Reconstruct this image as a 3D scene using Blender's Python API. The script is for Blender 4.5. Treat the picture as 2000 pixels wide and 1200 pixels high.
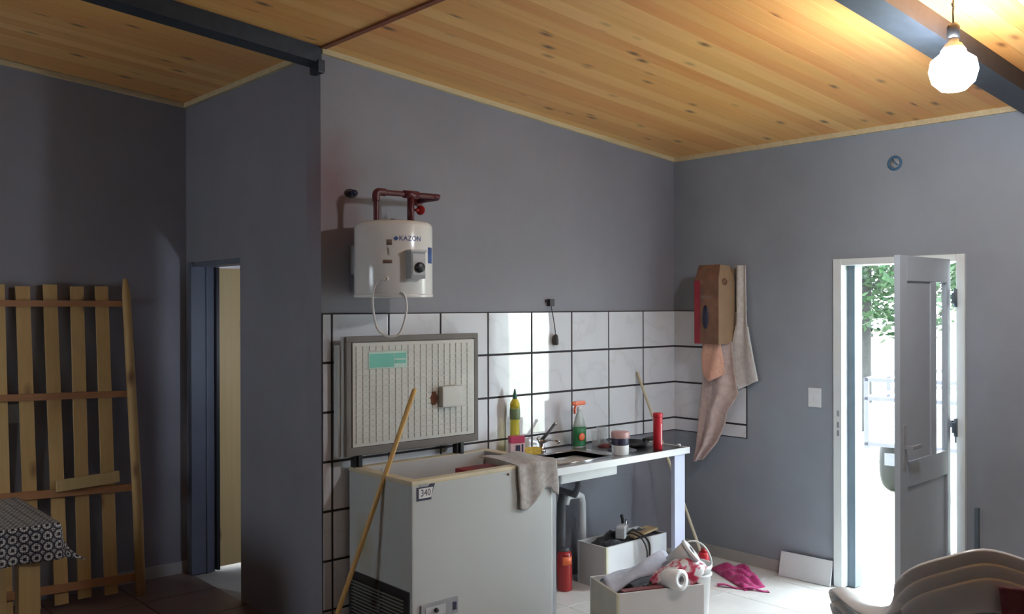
import bpy, bmesh, math, random
from mathutils import Vector, Matrix
random.seed(7)
for o in list(bpy.data.objects): bpy.data.objects.remove(o)
sc = bpy.context.scene
COL = sc.collection
PI = math.pi

# ---------------------------------------------------------------- camera
cam_d = bpy.data.cameras.new('camera'); cam = bpy.data.objects.new('camera', cam_d); COL.objects.link(cam)
cam_d.sensor_width = 36; cam_d.lens = 32.374; cam_d.clip_start = .05; cam_d.clip_end = 300
yaw, pit, roll = math.radians(41.498), math.radians(-.072), math.radians(.154)
cam.matrix_world = (Matrix.Translation((-5.255, -4.184, 1.733)) @ Matrix.Rotation(-yaw, 4, 'Z')
                    @ Matrix.Rotation(pit, 4, 'X') @ Matrix.Rotation(roll, 4, 'Y') @ Matrix.Rotation(PI/2, 4, 'X'))
sc.camera = cam
# ---------------------------------------------------------------- world, exposure
w = bpy.data.worlds.new('overcast_sky'); sc.world = w; w.use_nodes = True
bg = w.node_tree.nodes['Background']; bg.inputs[0].default_value = (.80, .92, 1, 1); bg.inputs[1].default_value = 18.0
vs = sc.view_settings
vs.view_transform = 'Standard'; vs.look = 'None'; vs.exposure = 0.0; vs.gamma = 1.0; vs.use_curve_mapping = False
BULB_STRENGTH = 215.0

# ---------------------------------------------------------------- materials
def newmat(name):
    m = bpy.data.materials.new(name); m.use_nodes = True
    nt = m.node_tree; return m, nt, nt.nodes['Principled BSDF']
def mix_rgb(nt, fac, a, b, mode='MIX'):
    n = nt.nodes.new('ShaderNodeMix'); n.data_type = 'RGBA'; n.blend_type = mode
    for sock, v in ((n.inputs[0], fac), (n.inputs[6], a), (n.inputs[7], b)):
        if hasattr(v, 'links'): nt.links.new(v, sock)
        else: sock.default_value = v if not isinstance(v, tuple) or len(v) == 4 else (*v, 1)
    return n.outputs[2]
def noise(nt, vec, scale, detail=3, rough=.5):
    n = nt.nodes.new('ShaderNodeTexNoise'); n.inputs['Scale'].default_value = scale
    n.inputs['Detail'].default_value = detail; n.inputs['Roughness'].default_value = rough
    if vec is not None: nt.links.new(vec, n.inputs['Vector'])
    return n.outputs['Fac']
def ramp(nt, fac, stops):
    r = nt.nodes.new('ShaderNodeValToRGB'); nt.links.new(fac, r.inputs[0]); e = r.color_ramp.elements
    while len(e) < len(stops): e.new(.5)
    for i, (p, c) in enumerate(stops): e[i].position = p; e[i].color = (*c, 1)
    return r.outputs[0]
def coords(nt, kind='Object', scale=(1, 1, 1), rnd=False):
    tc = nt.nodes.new('ShaderNodeTexCoord'); out = tc.outputs[kind]
    mp = nt.nodes.new('ShaderNodeMapping'); mp.inputs['Scale'].default_value = scale
    if rnd:
        oi = nt.nodes.new('ShaderNodeObjectInfo'); ad = nt.nodes.new('ShaderNodeVectorMath'); ad.operation = 'ADD'
        ml = nt.nodes.new('ShaderNodeMath'); ml.operation = 'MULTIPLY'; ml.inputs[1].default_value = 37.0
        nt.links.new(oi.outputs['Random'], ml.inputs[0]); nt.links.new(out, ad.inputs[0]); nt.links.new(ml.outputs[0], ad.inputs[1]); out = ad.outputs[0]
    nt.links.new(out, mp.inputs[0]); return mp.outputs[0]
def bump(nt, b, h, strength=.2, dist=.002):
    n = nt.nodes.new('ShaderNodeBump'); n.inputs['Strength'].default_value = strength; n.inputs['Distance'].default_value = dist
    nt.links.new(h, n.inputs['Height']); nt.links.new(n.outputs[0], b.inputs['Normal'])
def plain(name, col, rough=.5, metal=0, var=.12, scale=8, spec=.5, bmp=0):
    m, nt, b = newmat(name); v = coords(nt); f = noise(nt, v, scale, 4)
    c = ramp(nt, f, [(.25, tuple(x*(1-var) for x in col)), (.75, tuple(min(1, x*(1+var)) for x in col))])
    nt.links.new(c, b.inputs['Base Color']); b.inputs['Roughness'].default_value = rough; b.inputs['Metallic'].default_value = metal
    b.inputs['Specular IOR Level'].default_value = spec
    if bmp: bump(nt, b, noise(nt, v, scale*9, 4), bmp)
    return m
def wood(name, c1, c2, c3, rough=.5, axis=0, knots=True, rnd=True, knot_scale=1.0):
    m, nt, b = newmat(name); s = [9, 9, 9]; s[axis] = .55
    v = coords(nt, scale=tuple(s), rnd=rnd)
    g = noise(nt, v, 2.2, 5, .6); s2 = [60, 60, 60]; s2[axis] = 1.2
    g2 = noise(nt, coords(nt, scale=tuple(s2), rnd=rnd), 1.0, 3)
    c = ramp(nt, g, [(.3, c1), (.52, c2), (.72, c3)])
    c = mix_rgb(nt, .35, c, ramp(nt, g2, [(.3, tuple(x*.7 for x in c2)), (.7, tuple(min(1, x*1.2) for x in c2))]))
    if rnd:
        oi = nt.nodes.new('ShaderNodeObjectInfo')
        c = mix_rgb(nt, .5, c, ramp(nt, oi.outputs['Random'], [(0, tuple(x*1.15 for x in c3)), (.35, c2), (.7, c1), (1, c2)]))
    if knots:
        s3 = [7.5*knot_scale]*3; s3[axis] = 3.2*knot_scale
        vo = nt.nodes.new('ShaderNodeTexVoronoi'); vo.inputs['Scale'].default_value = 1.0
        nt.links.new(coords(nt, scale=tuple(s3), rnd=rnd), vo.inputs['Vector'])
        k = ramp(nt, vo.outputs['Distance'], [(.05, (1, 1, 1)), (.13, (.35, .35, .35)), (.2, (0, 0, 0))])
        c = mix_rgb(nt, k, c, (.16, .055, .018))
    nt.links.new(c, b.inputs['Base Color']); b.inputs['Roughness'].default_value = rough
    bump(nt, b, g2, .15, .001); return m
M = {}
def wallmat(name, col):
    m, nt, b = newmat(name); v = coords(nt)
    f = noise(nt, v, 1.3, 5, .6); c = ramp(nt, f, [(.3, tuple(x*.9 for x in col)), (.7, tuple(x*1.1 for x in col))])
    nt.links.new(c, b.inputs['Base Color']); b.inputs['Roughness'].default_value = .62
    bump(nt, b, noise(nt, v, 14, 6, .65), .25, .004); return m
def stained_wall():
    m = wallmat('stained_grey_plaster', (.25, .247, .285)); nt = m.node_tree; b = nt.nodes['Principled BSDF']
    src = b.inputs['Base Color'].links[0].from_socket
    g = nt.nodes.new('ShaderNodeNewGeometry'); ds = nt.nodes.new('ShaderNodeVectorMath'); ds.operation = 'DISTANCE'
    sc_ = nt.nodes.new('ShaderNodeVectorMath'); sc_.operation = 'MULTIPLY'; sc_.inputs[1].default_value = (1.5, 1, .8)
    nt.links.new(g.outputs['Position'], sc_.inputs[0]); nt.links.new(sc_.outputs[0], ds.inputs[0]); ds.inputs[1].default_value = (-2.78*1.5, 0, 2.36*.8)
    ns = noise(nt, g.outputs['Position'], 5, 4, .6); ad = nt.nodes.new('ShaderNodeMath'); ad.operation = 'MULTIPLY_ADD'; ad.inputs[1].default_value = .35
    nt.links.new(ns, ad.inputs[0]); nt.links.new(ds.outputs['Value'], ad.inputs[2])
    k = ramp(nt, ad.outputs[0], [(.2, (.75, .75, .75)), (.5, (0, 0, 0))])
    nt.links.new(mix_rgb(nt, k, src, (.24, .13, .15)), b.inputs['Base Color']); return m
M['wall_stained'] = stained_wall()
M['wall'] = wallmat('grey_plaster', (.25, .247, .285))
M['wall_blue'] = wallmat('blue_grey_plaster', (.285, .315, .36))
M['plank'] = wood('pine_plank', (.76, .27, .075), (.82, .43, .125), (.88, .56, .22), .36)
M['pale_trim'] = wood('pale_pine_trim', (.56, .43, .24), (.64, .52, .31), (.7, .58, .38), .5, knots=False, rnd=False)
M['seam'] = wood('red_brown_wood', (.17, .045, .018), (.22, .06, .025), (.28, .09, .035), .5, knots=False, rnd=False)
M['pallet'] = wood('raw_pine', (.50, .31, .115), (.60, .40, .165), (.68, .48, .22), .6, axis=2, knot_scale=.8)
M['pallet_rail'] = wood('raw_pine_rail', (.36, .165, .075), (.43, .205, .095), (.5, .26, .12), .6, axis=0, knots=False)
M['leaf_wood'] = wood('door_pine', (.52, .35, .14), (.60, .43, .19), (.66, .49, .24), .45, axis=2)
M['table_leg'] = wood('table_pine', (.58, .42, .19), (.64, .48, .23), (.7, .54, .28), .5, axis=2, knots=False)
M['stick'] = wood('broom_stick_wood', (.62, .37, .11), (.7, .44, .15), (.76, .5, .2), .45, axis=2, knots=False, rnd=False)
M['stick_pale'] = plain('pale_stick', (.62, .55, .4), .5)
M['beam'] = plain('blue_black_steel', (.028, .036, .05), .42, .2, .2, 20)
def tilemat():
    m, nt, b = newmat('white_marbled_glaze'); v = coords(nt, rnd=True)
    wv = nt.nodes.new('ShaderNodeTexWave'); wv.wave_type = 'BANDS'; wv.bands_direction = 'DIAGONAL'
    wv.inputs['Scale'].default_value = 1.6; wv.inputs['Distortion'].default_value = 14; wv.inputs['Detail'].default_value = 4; wv.inputs['Detail Scale'].default_value = 1.4
    nt.links.new(v, wv.inputs['Vector'])
    c = ramp(nt, wv.outputs['Fac'], [(.0, (.69, .70, .735)), (.06, (.73, .74, .78)), (.5, (.745, .755, .80))])
    nt.links.new(c, b.inputs['Base Color']); b.inputs['Roughness'].default_value = .035; b.inputs['Specular IOR Level'].default_value = .8
    bump(nt, b, noise(nt, v, 3, 2), .02, .002); return m
M['tile'] = tilemat()
M['grout'] = plain('dark_grout', (.035, .03, .035), .8)
def floormat(name, col, rough):
    m, nt, b = newmat(name); v = coords(nt, rnd=True); f = noise(nt, v, 5, 5)
    nt.links.new(ramp(nt, f, [(.3, tuple(x*.9 for x in col)), (.7, tuple(x*1.06 for x in col))]), b.inputs['Base Color'])
    b.inputs['Roughness'].default_value = rough; return m
M['floor_tile'] = floormat('pale_ceramic_floor', (.74, .73, .70), .18)
M['floor_base'] = plain('floor_grout', (.35, .34, .32), .7)
M['floor_brown'] = floormat('brown_ceramic_floor', (.19, .13, .11), .4)
M['floor_brown_base'] = plain('brown_floor_grout', (.05, .035, .03), .7)
M['white_enamel'] = plain('white_enamel', (.51, .53, .525), .3, 0, .03, 3)
def stain(base, name, centre, scale, col, lo, hi):
    m = base.copy(); m.name = name; nt = m.node_tree; b = nt.nodes['Principled BSDF']; src = b.inputs['Base Color'].links[0].from_socket
    g = nt.nodes.new('ShaderNodeNewGeometry'); mu = nt.nodes.new('ShaderNodeVectorMath'); mu.operation = 'MULTIPLY'; mu.inputs[1].default_value = scale
    ds = nt.nodes.new('ShaderNodeVectorMath'); ds.operation = 'DISTANCE'; ds.inputs[1].default_value = tuple(a*b_ for a, b_ in zip(centre, scale))
    nt.links.new(g.outputs['Position'], mu.inputs[0]); nt.links.new(mu.outputs[0], ds.inputs[0])
    ad = nt.nodes.new('ShaderNodeMath'); ad.operation = 'MULTIPLY_ADD'; ad.inputs[1].default_value = .12
    nt.links.new(noise(nt, g.outputs['Position'], 12, 4), ad.inputs[0]); nt.links.new(ds.outputs['Value'], ad.inputs[2])
    nt.links.new(mix_rgb(nt, ramp(nt, ad.outputs[0], [(lo, (.7, .7, .7)), (hi, (0, 0, 0))]), src, col), b.inputs['Base Color']); return m
M['stained_enamel'] = stain(M['white_enamel'], 'yellow_stained_enamel', (-2.725, -.19, .52), (1, 1.5, .7), (.36, .30, .10), .06, .2)
M['cream_rim'] = plain('yellowed_plastic', (.62, .54, .38), .5, 0, .1, 12)
M['liner'] = plain('freezer_liner', (.52, .51, .5), .4, 0, .05)
M['gasket'] = plain('brown_grey_gasket', (.16, .14, .125), .6)
M['lid_inner'] = plain('lid_inner_plastic', (.6, .59, .55), .35, 0, .05)
M['green_label'] = plain('green_label', (.16, .5, .4), .4)
M['pale_label'] = plain('pale_label', (.5, .66, .58), .4)
M['rust'] = plain('rust', (.18, .07, .035), .8, 0, .4, 40)
M['black'] = plain('black_plastic', (.018, .018, .02), .4)
M['dark_grey'] = plain('dark_grey_plastic', (.07, .07, .08), .5)
M['slat_grey'] = plain('grille_grey', (.2, .2, .19), .5)
M['grey'] = plain('grey_plastic', (.33, .34, .36), .45)
M['light_grey'] = plain('light_grey_plastic', (.5, .51, .53), .4)
M['white'] = plain('white_plastic', (.74, .74, .74), .35, 0, .04)
M['heater'] = plain('white_heater_enamel', (.8, .79, .78), .18, 0, .03)
M['red_pipe'] = plain('dark_red_pipe', (.10, .014, .022), .4)
M['blue_print'] = plain('blue_print', (.05, .12, .36), .4)
M['brown_print'] = plain('brown_print', (.22, .15, .12), .5)
M['worktop'] = plain('dark_worktop', (.03, .032, .038), .25, 0, .3, 30)
M['white_lam'] = plain('white_laminate', (.68, .69, .7), .3, 0, .03)
M['lam_edge'] = plain('laminate_edge', (.62, .6, .45), .5)
M['tan_lam'] = plain('tan_board', (.40, .385, .33), .5)
M['steel'] = plain('sink_steel', (.5, .51, .53), .25, .9, .05)
M['chrome'] = plain('chrome', (.6, .6, .62), .12, 1, .02)
M['bluish_white'] = plain('bluish_white_paint', (.55, .58, .74), .4, 0, .03)
M['red'] = plain('red_plastic', (.55, .02, .035), .35)
M['deep_red'] = plain('deep_red_plastic', (.36, .018, .02), .3)
M['orange'] = plain('orange_plastic', (.85, .17, .06), .35)
M['green'] = plain('green_label_print', (.03, .2, .08), .4)
M['yellow'] = plain('yellow_plastic', (.72, .58, .05), .35)
M['dark_green'] = plain('dark_green_cap', (.03, .15, .09), .4)
M['bottle_print'] = plain('faded_green_print', (.2, .27, .14), .4)
M['sponge'] = plain('sponge_yellow', (.7, .52, .1), .9, 0, .25, 60, bmp=.5)
M['pink'] = plain('pink_print', (.55, .06, .14), .45)
M['pale_pink'] = plain('pale_pink_card', (.72, .5, .54), .5)
M['jar_label'] = plain('dark_jar_label', (.03, .03, .07), .45)
M['jar_lid'] = plain('rosy_lid', (.55, .33, .32), .35)
def glassy(name, col, rough=.05, trans=1.0):
    m, nt, b = newmat(name); f = noise(nt, coords(nt), 4)
    nt.links.new(ramp(nt, f, [(.3, tuple(x*.97 for x in col)), (.7, col)]), b.inputs['Base Color'])
    b.inputs['Roughness'].default_value = rough; b.inputs['Transmission Weight'].default_value = trans; b.inputs['IOR'].default_value = 1.3; return m
def thin_glass(name, col, alpha):
    m, nt, b = newmat(name); f = noise(nt, coords(nt), 4); nt.links.new(ramp(nt, f, [(.3, tuple(x*.95 for x in col)), (.7, col)]), b.inputs['Base Color'])
    b.inputs['Roughness'].default_value = .05; b.inputs['Alpha'].default_value = alpha; return m
M['glass'] = thin_glass('clear_glass', (.7, .78, .8), .22)
M['pane'] = thin_glass('thin_pane', (.9, .95, 1.0), .12)
M['yellow_liquid'] = glassy('yellow_detergent', (.85, .78, .12), .1, .5)
M['spray_clear'] = glassy('cloudy_plastic', (.78, .85, .82), .3, .6)
M['card'] = plain('cardboard', (.36, .235, .14), .8, 0, .1, 10)
M['card_dark'] = plain('brown_print_card', (.2, .1, .062), .7, 0, .25, 14)
M['card_red'] = plain('red_print_card', (.3, .02, .035), .6)
def clothmat(name, c1, c2, scale=30):
    m, nt, b = newmat(name); v = coords(nt); f = noise(nt, v, scale, 4, .6)
    nt.links.new(ramp(nt, f, [(.35, c1), (.65, c2)]), b.inputs['Base Color']); b.inputs['Roughness'].default_value = .9
    b.inputs['Sheen Weight'].default_value = .2
    wv = noise(nt, v, 160, 2); bump(nt, b, wv, .4, .002); return m
M['towel'] = clothmat('dusty_pink_towel', (.5, .37, .34), (.62, .49, .46))
M['towel_pale'] = clothmat('pale_towel', (.56, .52, .5), (.68, .64, .62))
M['peach'] = clothmat('peach_cloth', (.7, .36, .26), (.8, .47, .35), 60)
M['rag'] = clothmat('grey_rag', (.30, .27, .25), (.42, .38, .36), 40)
M['magenta'] = clothmat('magenta_cloth', (.30, .012, .10), (.46, .035, .18), 25)
M['papers'] = clothmat('blue_grey_cloth', (.42, .46, .58), (.56, .6, .7), 12)
M['dark_stuff'] = clothmat('dark_brown_cloth', (.06, .04, .045), (.13, .09, .09), 12)
M['black_stuff'] = clothmat('black_cloth', (.012, .012, .016), (.035, .034, .042), 14)
M['maroon_cloth'] = clothmat('maroon_cloth', (.15, .03, .04), (.22, .05, .065), 18)
M['plywood'] = wood('plywood_offcut', (.36, .25, .13), (.44, .31, .17), (.5, .37, .21), .7, knots=False, rnd=False)
M['chair_white'] = plain('white_chair_plastic', (.68, .70, .72), .25, 0, .04)
M['chair_maroon'] = plain('maroon_chair_plastic', (.2, .035, .045), .3, 0, .1)
M['door_alu'] = plain('grey_white_door', (.40, .45, .51), .4, 0, .04)
M['frame_white'] = plain('white_door_frame', (.72, .76, .76), .4, 0, .03)
M['frame_dark'] = plain('dark_blue_grey_frame', (.12, .16, .2), .5)
M['jamb_blue'] = plain('blue_grey_jamb', (.12, .135, .18), .5, 0, .1, 4)
M['switch'] = plain('switch_plastic', (.76, .78, .8), .3, 0, .02)
M['ring_blue'] = plain('blue_conduit_ring', (.06, .15, .25), .5)
M['socket'] = plain('dark_socket', (.05, .04, .045), .5)
M['grass'] = plain('pale_dry_ground', (.5, .5, .4), .9, 0, .3, 2)
M['bark'] = plain('grey_bark', (.03, .03, .03), .9, 0, .35, 9, bmp=.6)
M['leaf'] = plain('tree_leaf', (.016, .05, .014), .55, 0, .5, 3)
M['car_white'] = plain('white_paint', (.8, .8, .8), .3)
M['car_grey'] = plain('grey_rail', (.1, .1, .12), .5)
M['tyre'] = plain('tyre_rubber', (.02, .02, .02), .8)
M['skirt'] = plain('pale_skirting', (.42, .41, .40), .4, 0, .08)

def bagmat():
    m, nt, b = newmat('red_white_plastic_bag'); v = coords(nt, scale=(1, 1, 1)); f = noise(nt, v, 16, 3, .5)
    nt.links.new(ramp(nt, f, [(.46, (.74, .72, .74)), (.5, (.66, .2, .26)), (.56, (.5, .04, .09))]), b.inputs['Base Color'])
    b.inputs['Roughness'].default_value = .25; b.inputs['Transmission Weight'].default_value = .15; return m
M['bag'] = bagmat()
def flowercloth():
    m, nt, b = newmat('flower_print_oilcloth')
    uv = nt.nodes.new('ShaderNodeUVMap'); mp = nt.nodes.new('ShaderNodeMapping'); mp.inputs['Scale'].default_value = (21, 21, 1)
    nt.links.new(uv.outputs[0], mp.inputs[0])
    vo = nt.nodes.new('ShaderNodeTexVoronoi'); vo.voronoi_dimensions = '2D'; vo.inputs['Scale'].default_value = 1; vo.inputs['Randomness'].default_value = 0
    nt.links.new(mp.outputs[0], vo.inputs['Vector'])
    ring = ramp(nt, vo.outputs['Distance'], [(.0, (.02, .02, .03)), (.14, (.02, .02, .03)), (.2, (.7, .72, .72)), (.36, (.7, .72, .72)), (.43, (.03, .03, .05)), (.52, (.03, .03, .05)), (.6, (.55, .58, .6))])
    # petals: cut the ring by a finer lattice
    mp2 = nt.nodes.new('ShaderNodeMapping'); mp2.inputs['Scale'].default_value = (105, 105, 1); nt.links.new(uv.outputs[0], mp2.inputs[0])
    v2 = nt.nodes.new('ShaderNodeTexVoronoi'); v2.voronoi_dimensions = '2D'; v2.inputs['Scale'].default_value = 1; v2.inputs['Randomness'].default_value = .3
    nt.links.new(mp2.outputs[0], v2.inputs['Vector'])
    cut = ramp(nt, v2.outputs['Distance'], [(.35, (1, 1, 1)), (.55, (.25, .25, .3))])
    nt.links.new(mix_rgb(nt, 1.0, ring, cut, 'MULTIPLY'), b.inputs['Base Color'])
    b.inputs['Roughness'].default_value = .35; return m
M['flower'] = flowercloth()

def emit(name, col, s):
    m = bpy.data.materials.new(name); m.use_nodes = True; nt = m.node_tree; nt.nodes.clear()
    e = nt.nodes.new('ShaderNodeEmission'); e.inputs[0].default_value = (*col, 1); e.inputs[1].default_value = s
    o = nt.nodes.new('ShaderNodeOutputMaterial'); nt.links.new(e.outputs[0], o.inputs[0]); return m
M['bulb'] = emit('lit_led_globe', (.90, .95, 1.0), BULB_STRENGTH)
M['lamp2'] = emit('lit_wall_lamp_globe', (.75, .85, 1.0), 150)

# ---------------------------------------------------------------- geometry helpers
class MB:
    """collects shapes in world coordinates"""
    def __init__(s): s.bm = bmesh.new()
    def _add(s, t, mtx=None, bevel=0, smooth=False):
        if bevel:
            bmesh.ops.bevel(t, geom=t.edges[:], offset=bevel, segments=2, affect='EDGES', profile=.7, clamp_overlap=True)
        if mtx is not None: bmesh.ops.transform(t, matrix=mtx, verts=t.verts)
        for f in t.faces: f.smooth = smooth
        me = bpy.data.meshes.new('t'); t.to_mesh(me); t.free(); s.bm.from_mesh(me); bpy.data.meshes.remove(me); return s
    def box(s, x0, x1, y0, y1, z0, z1, bevel=0, mtx=None):
        t = bmesh.new(); r = bmesh.ops.create_cube(t, size=1)
        for v in t.verts: v.co = Vector(((x0+x1)/2+v.co.x*(x1-x0), (y0+y1)/2+v.co.y*(y1-y0), (z0+z1)/2+v.co.z*(z1-z0)))
        return s._add(t, mtx, bevel)
    def lathe(s, prof, seg=28, mtx=None, cap=True, sx=1, sy=1):
        t = bmesh.new(); rings = []
        for r, z in prof:
            if r < 1e-5: rings.append([t.verts.new((0, 0, z))])
            else: rings.append([t.verts.new((r*math.cos(2*PI*i/seg)*sx, r*math.sin(2*PI*i/seg)*sy, z)) for i in range(seg)])
        for a, b in zip(rings, rings[1:]):
            for i in range(seg):
                j = (i+1) % seg
                q = [a[0] if len(a) == 1 else a[i], a[0] if len(a) == 1 else a[j], b[0] if len(b) == 1 else b[j], b[0] if len(b) == 1 else b[i]]
                u = []
                for k in q:
                    if k not in u: u.append(k)
                if len(u) > 2: t.faces.new(u)
        if cap:
            for r in (rings[0], rings[-1]):
                if len(r) > 2: t.faces.new(r)
        bmesh.ops.recalc_face_normals(t, faces=t.faces); 
        s._add(t, mtx, 0, True); return s
    def tube(s, pts, r, seg=10, wide=None, thick=None, caps=True, wdir=None):
        """sweep; r may be a list; wide/thick: elliptic profile with the wide axis near wdir"""
        pts = [Vector(p) for p in pts]; n = len(pts); t = bmesh.new(); rings = []; prev = None
        for i, p in enumerate(pts):
            d = (pts[min(i+1, n-1)]-pts[max(i-1, 0)]).normalized()
            if wdir is not None:
                wv = Vector(wdir[i] if isinstance(wdir, list) else wdir)
            else: wv = prev if prev is not None else (Vector((0, 0, 1)) if abs(d.z) < .9 else Vector((1, 0, 0)))
            a = (wv-d*wv.dot(d)).normalized(); b = d.cross(a); prev = a
            ri = r[i] if isinstance(r, (list, tuple)) else r
            wd = (wide[i] if isinstance(wide, list) else wide) if wide else ri
            th = (thick[i] if isinstance(thick, list) else thick) if thick else ri
            rings.append([t.verts.new(p+a*math.cos(2*PI*k/seg)*wd+b*math.sin(2*PI*k/seg)*th) for k in range(seg)])
        for A, B in zip(rings, rings[1:]):
            for k in range(seg): t.faces.new((A[k], A[(k+1) % seg], B[(k+1) % seg], B[k]))
        if caps: t.faces.new(rings[0]); t.faces.new(rings[-1])
        bmesh.ops.recalc_face_normals(t, faces=t.faces); s._add(t, None, 0, True); return s
    def poly(s, verts, faces, smooth=False, thick=0):
        t = bmesh.new(); vv = [t.verts.new(v) for v in verts]
        for f in faces: t.faces.new([vv[i] for i in f])
        bmesh.ops.recalc_face_normals(t, faces=t.faces)
        if thick: bmesh.ops.solidify(t, geom=t.faces[:], thickness=thick)
        s._add(t, None, 0, smooth); return s
    def grid(s, fn, nu, nv, thick=.003, smooth=True):
        vs_ = [fn(i/nu, j/nv) for j in range(nv+1) for i in range(nu+1)]
        fs = [(j*(nu+1)+i, j*(nu+1)+i+1, (j+1)*(nu+1)+i+1, (j+1)*(nu+1)+i) for j in range(nv) for i in range(nu)]
        return s.poly(vs_, fs, smooth, thick)
    def prism(s, outline, lo, hi, axis='y', bevel=0):
        """outline of 2-D points extruded along an axis"""
        def P(a, b, c): return {'x': (c, a, b), 'y': (a, c, b), 'z': (a, b, c)}[axis]
        t = bmesh.new(); A = [t.verts.new(P(a, b, lo)) for a, b in outline]; B = [t.verts.new(P(a, b, hi)) for a, b in outline]
        t.faces.new(A); t.faces.new(B[::-1]); n = len(A)
        for i in range(n): t.faces.new((A[i], A[(i+1) % n], B[(i+1) % n], B[i]))
        bmesh.ops.recalc_face_normals(t, faces=t.faces); s._add(t, None, bevel); return s

WM = {}
def thing(name, label, cat, loc=(0, 0, 0), rotz=0, group=None):
    o = bpy.data.objects.new(name, None); COL.objects.link(o); o.empty_display_size = .05
    o.location = loc; o.rotation_euler = (0, 0, rotz); WM[o.name] = Matrix.Translation(loc) @ Matrix.Rotation(rotz, 4, 'Z')
    o['label'] = label; o['category'] = cat
    if group: o['group'] = group
    return o
def part(name, mb, mat, parent=None, label=None, kind=None, local=False):
    me = bpy.data.meshes.new(name)
    if parent is not None:
        if not local: bmesh.ops.transform(mb.bm, matrix=WM[parent.name].inverted(), verts=mb.bm.verts)
        base = None
    else:
        xs = [v.co.x for v in mb.bm.verts]; ys = [v.co.y for v in mb.bm.verts]; zs = [v.co.z for v in mb.bm.verts]
        base = Vector(((min(xs)+max(xs))/2, (min(ys)+max(ys))/2, min(zs)))
        bmesh.ops.translate(mb.bm, vec=-base, verts=mb.bm.verts)
    mb.bm.to_mesh(me); mb.bm.free(); me.materials.append(M[mat] if isinstance(mat, str) else mat)
    o = bpy.data.objects.new(name, me); COL.objects.link(o)
    if parent is not None: o.parent = parent; WM[o.name] = WM[parent.name]
    else: o.location = base; WM[o.name] = Matrix.Translation(base)
    if label: o['label'] = label
    if kind: o['kind'] = kind
    return o
def single(name, mb, mat, label, cat, group=None):
    o = part(name, mb, mat, None, label); o['category'] = cat
    if group: o['group'] = group
    return o
def struct(name, mb, mat, label=None):
    return part(name, mb, mat, None, label, 'structure')
def dup(o, parent=None):
    c = o.copy(); COL.objects.link(c)
    if parent is not None: c.parent = parent
    WM[c.name] = WM.get(o.name, Matrix())
    for ch in [x for x in bpy.data.objects if x.parent == o]: dup(ch, c)
    return c
def text_mb(body, size, fn, extrude=.0006):
    cu = bpy.data.curves.new('t', 'FONT'); cu.body = body; cu.size = size; cu.extrude = extrude; cu.align_x = 'CENTER'; cu.align_y = 'CENTER'; cu.resolution_u = 3
    o = bpy.data.objects.new('t', cu); COL.objects.link(o); dg = bpy.context.evaluated_depsgraph_get()
    me = bpy.data.meshes.new_from_object(o.evaluated_get(dg)); m = MB(); m.bm.from_mesh(me)
    bpy.data.objects.remove(o); bpy.data.curves.remove(cu); bpy.data.meshes.remove(me)
    for v in m.bm.verts: v.co = Vector(fn(v.co.x, v.co.y, v.co.z))
    return m

# ================================================================= STRUCTURE
XR = -2.86; YF = 1.735; XL = -6.3; YN = -5.8
SL = .0935
def zc(x): return 2.79 - SL*x
TOP = 1.697; TH = .255; TW = .3505
# floors
fl = struct('floor', MB().box(XR, .6, YN-.2, YF+.5, -.12, -.006), 'floor_base', 'pale ceramic kitchen floor')
tm = MB().box(-.222, .222, -.222, .222, -.008, 0, .002)
t0 = part('floor_tile', tm, 'floor_tile', fl, local=True)
first = True
for i in range(7):
    for j in range(11):
        x = XR+.225+i*.45; y = .02-.225-j*.45
        if x > 0: x = -.0+.0
        if i == 6: continue
        o = t0 if first else t0.copy()
        if not first: COL.objects.link(o)
        first = False
        o.location = (x-fl.location.x, y-fl.location.y, -fl.location.z)
# cut strip beside the right wall
strip = MB().box(-.079, .079, -.222, .222, -.008, 0, .002); s0 = part('floor_tile', strip, 'floor_tile', fl, local=True)
for j in range(11):
    o = s0 if j == 0 else s0.copy()
    if j: COL.objects.link(o)
    o.location = (-.08-fl.location.x, .02-.225-j*.45-fl.location.y, -fl.location.z)
fb = struct('floor', MB().box(XL-.2, XR, YN-.2, YF+.3, -.12, -.006), 'floor_brown_base', 'dark brown floor of the left room')
bmt = MB().box(-.222, .222, -.222, .222, -.008, 0, .002); b0 = part('floor_tile', bmt, 'floor_brown', fb, local=True); first = True
for i in range(7):
    for j in range(11):
        o = b0 if first else b0.copy()
        if not first: COL.objects.link(o)
        first = False
        o.location = (XR-.225-i*.45-fb.location.x, YF-.225-j*.45-fb.location.y, -fb.location.z)
# walls (thick, outwards)
def sloped(x0, x1, y0, y1, z0=-.1, up=.02):
    return MB().poly([(x0, y0, z0), (x1, y0, z0), (x1, y1, z0), (x0, y1, z0), (x0, y0, zc(x0)+up), (x1, y0, zc(x1)+up), (x1, y1, zc(x1)+up), (x0, y1, zc(x0)+up)],
                     [(0, 1, 2, 3), (4, 5, 6, 7), (0, 1, 5, 4), (1, 2, 6, 5), (2, 3, 7, 6), (3, 0, 4, 7)])
wb = struct('wall_back', sloped(XR, .15, 0, .15), 'wall_stained', 'grey plastered kitchen wall above white tiles')
# return wall with doorway (Y .94 .. 1.68, head 2.02), thickness .18 towards +X
mb = MB().box(XR, XR+.14, .15, .94, -.1, zc(XR)-.02).box(XR, XR+.14, 1.68, YF+.15, -.1, zc(XR)-.02).box(XR, XR+.14, .94, 1.68, 2.02, zc(XR)-.02)
wr = struct('wall_side', mb, 'wall', 'grey return wall with the inner doorway')
wf = struct('wall_far', sloped(XL-.15, XR, YF, YF+.15), 'wall', 'dark grey wall behind the wooden pallet')
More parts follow.
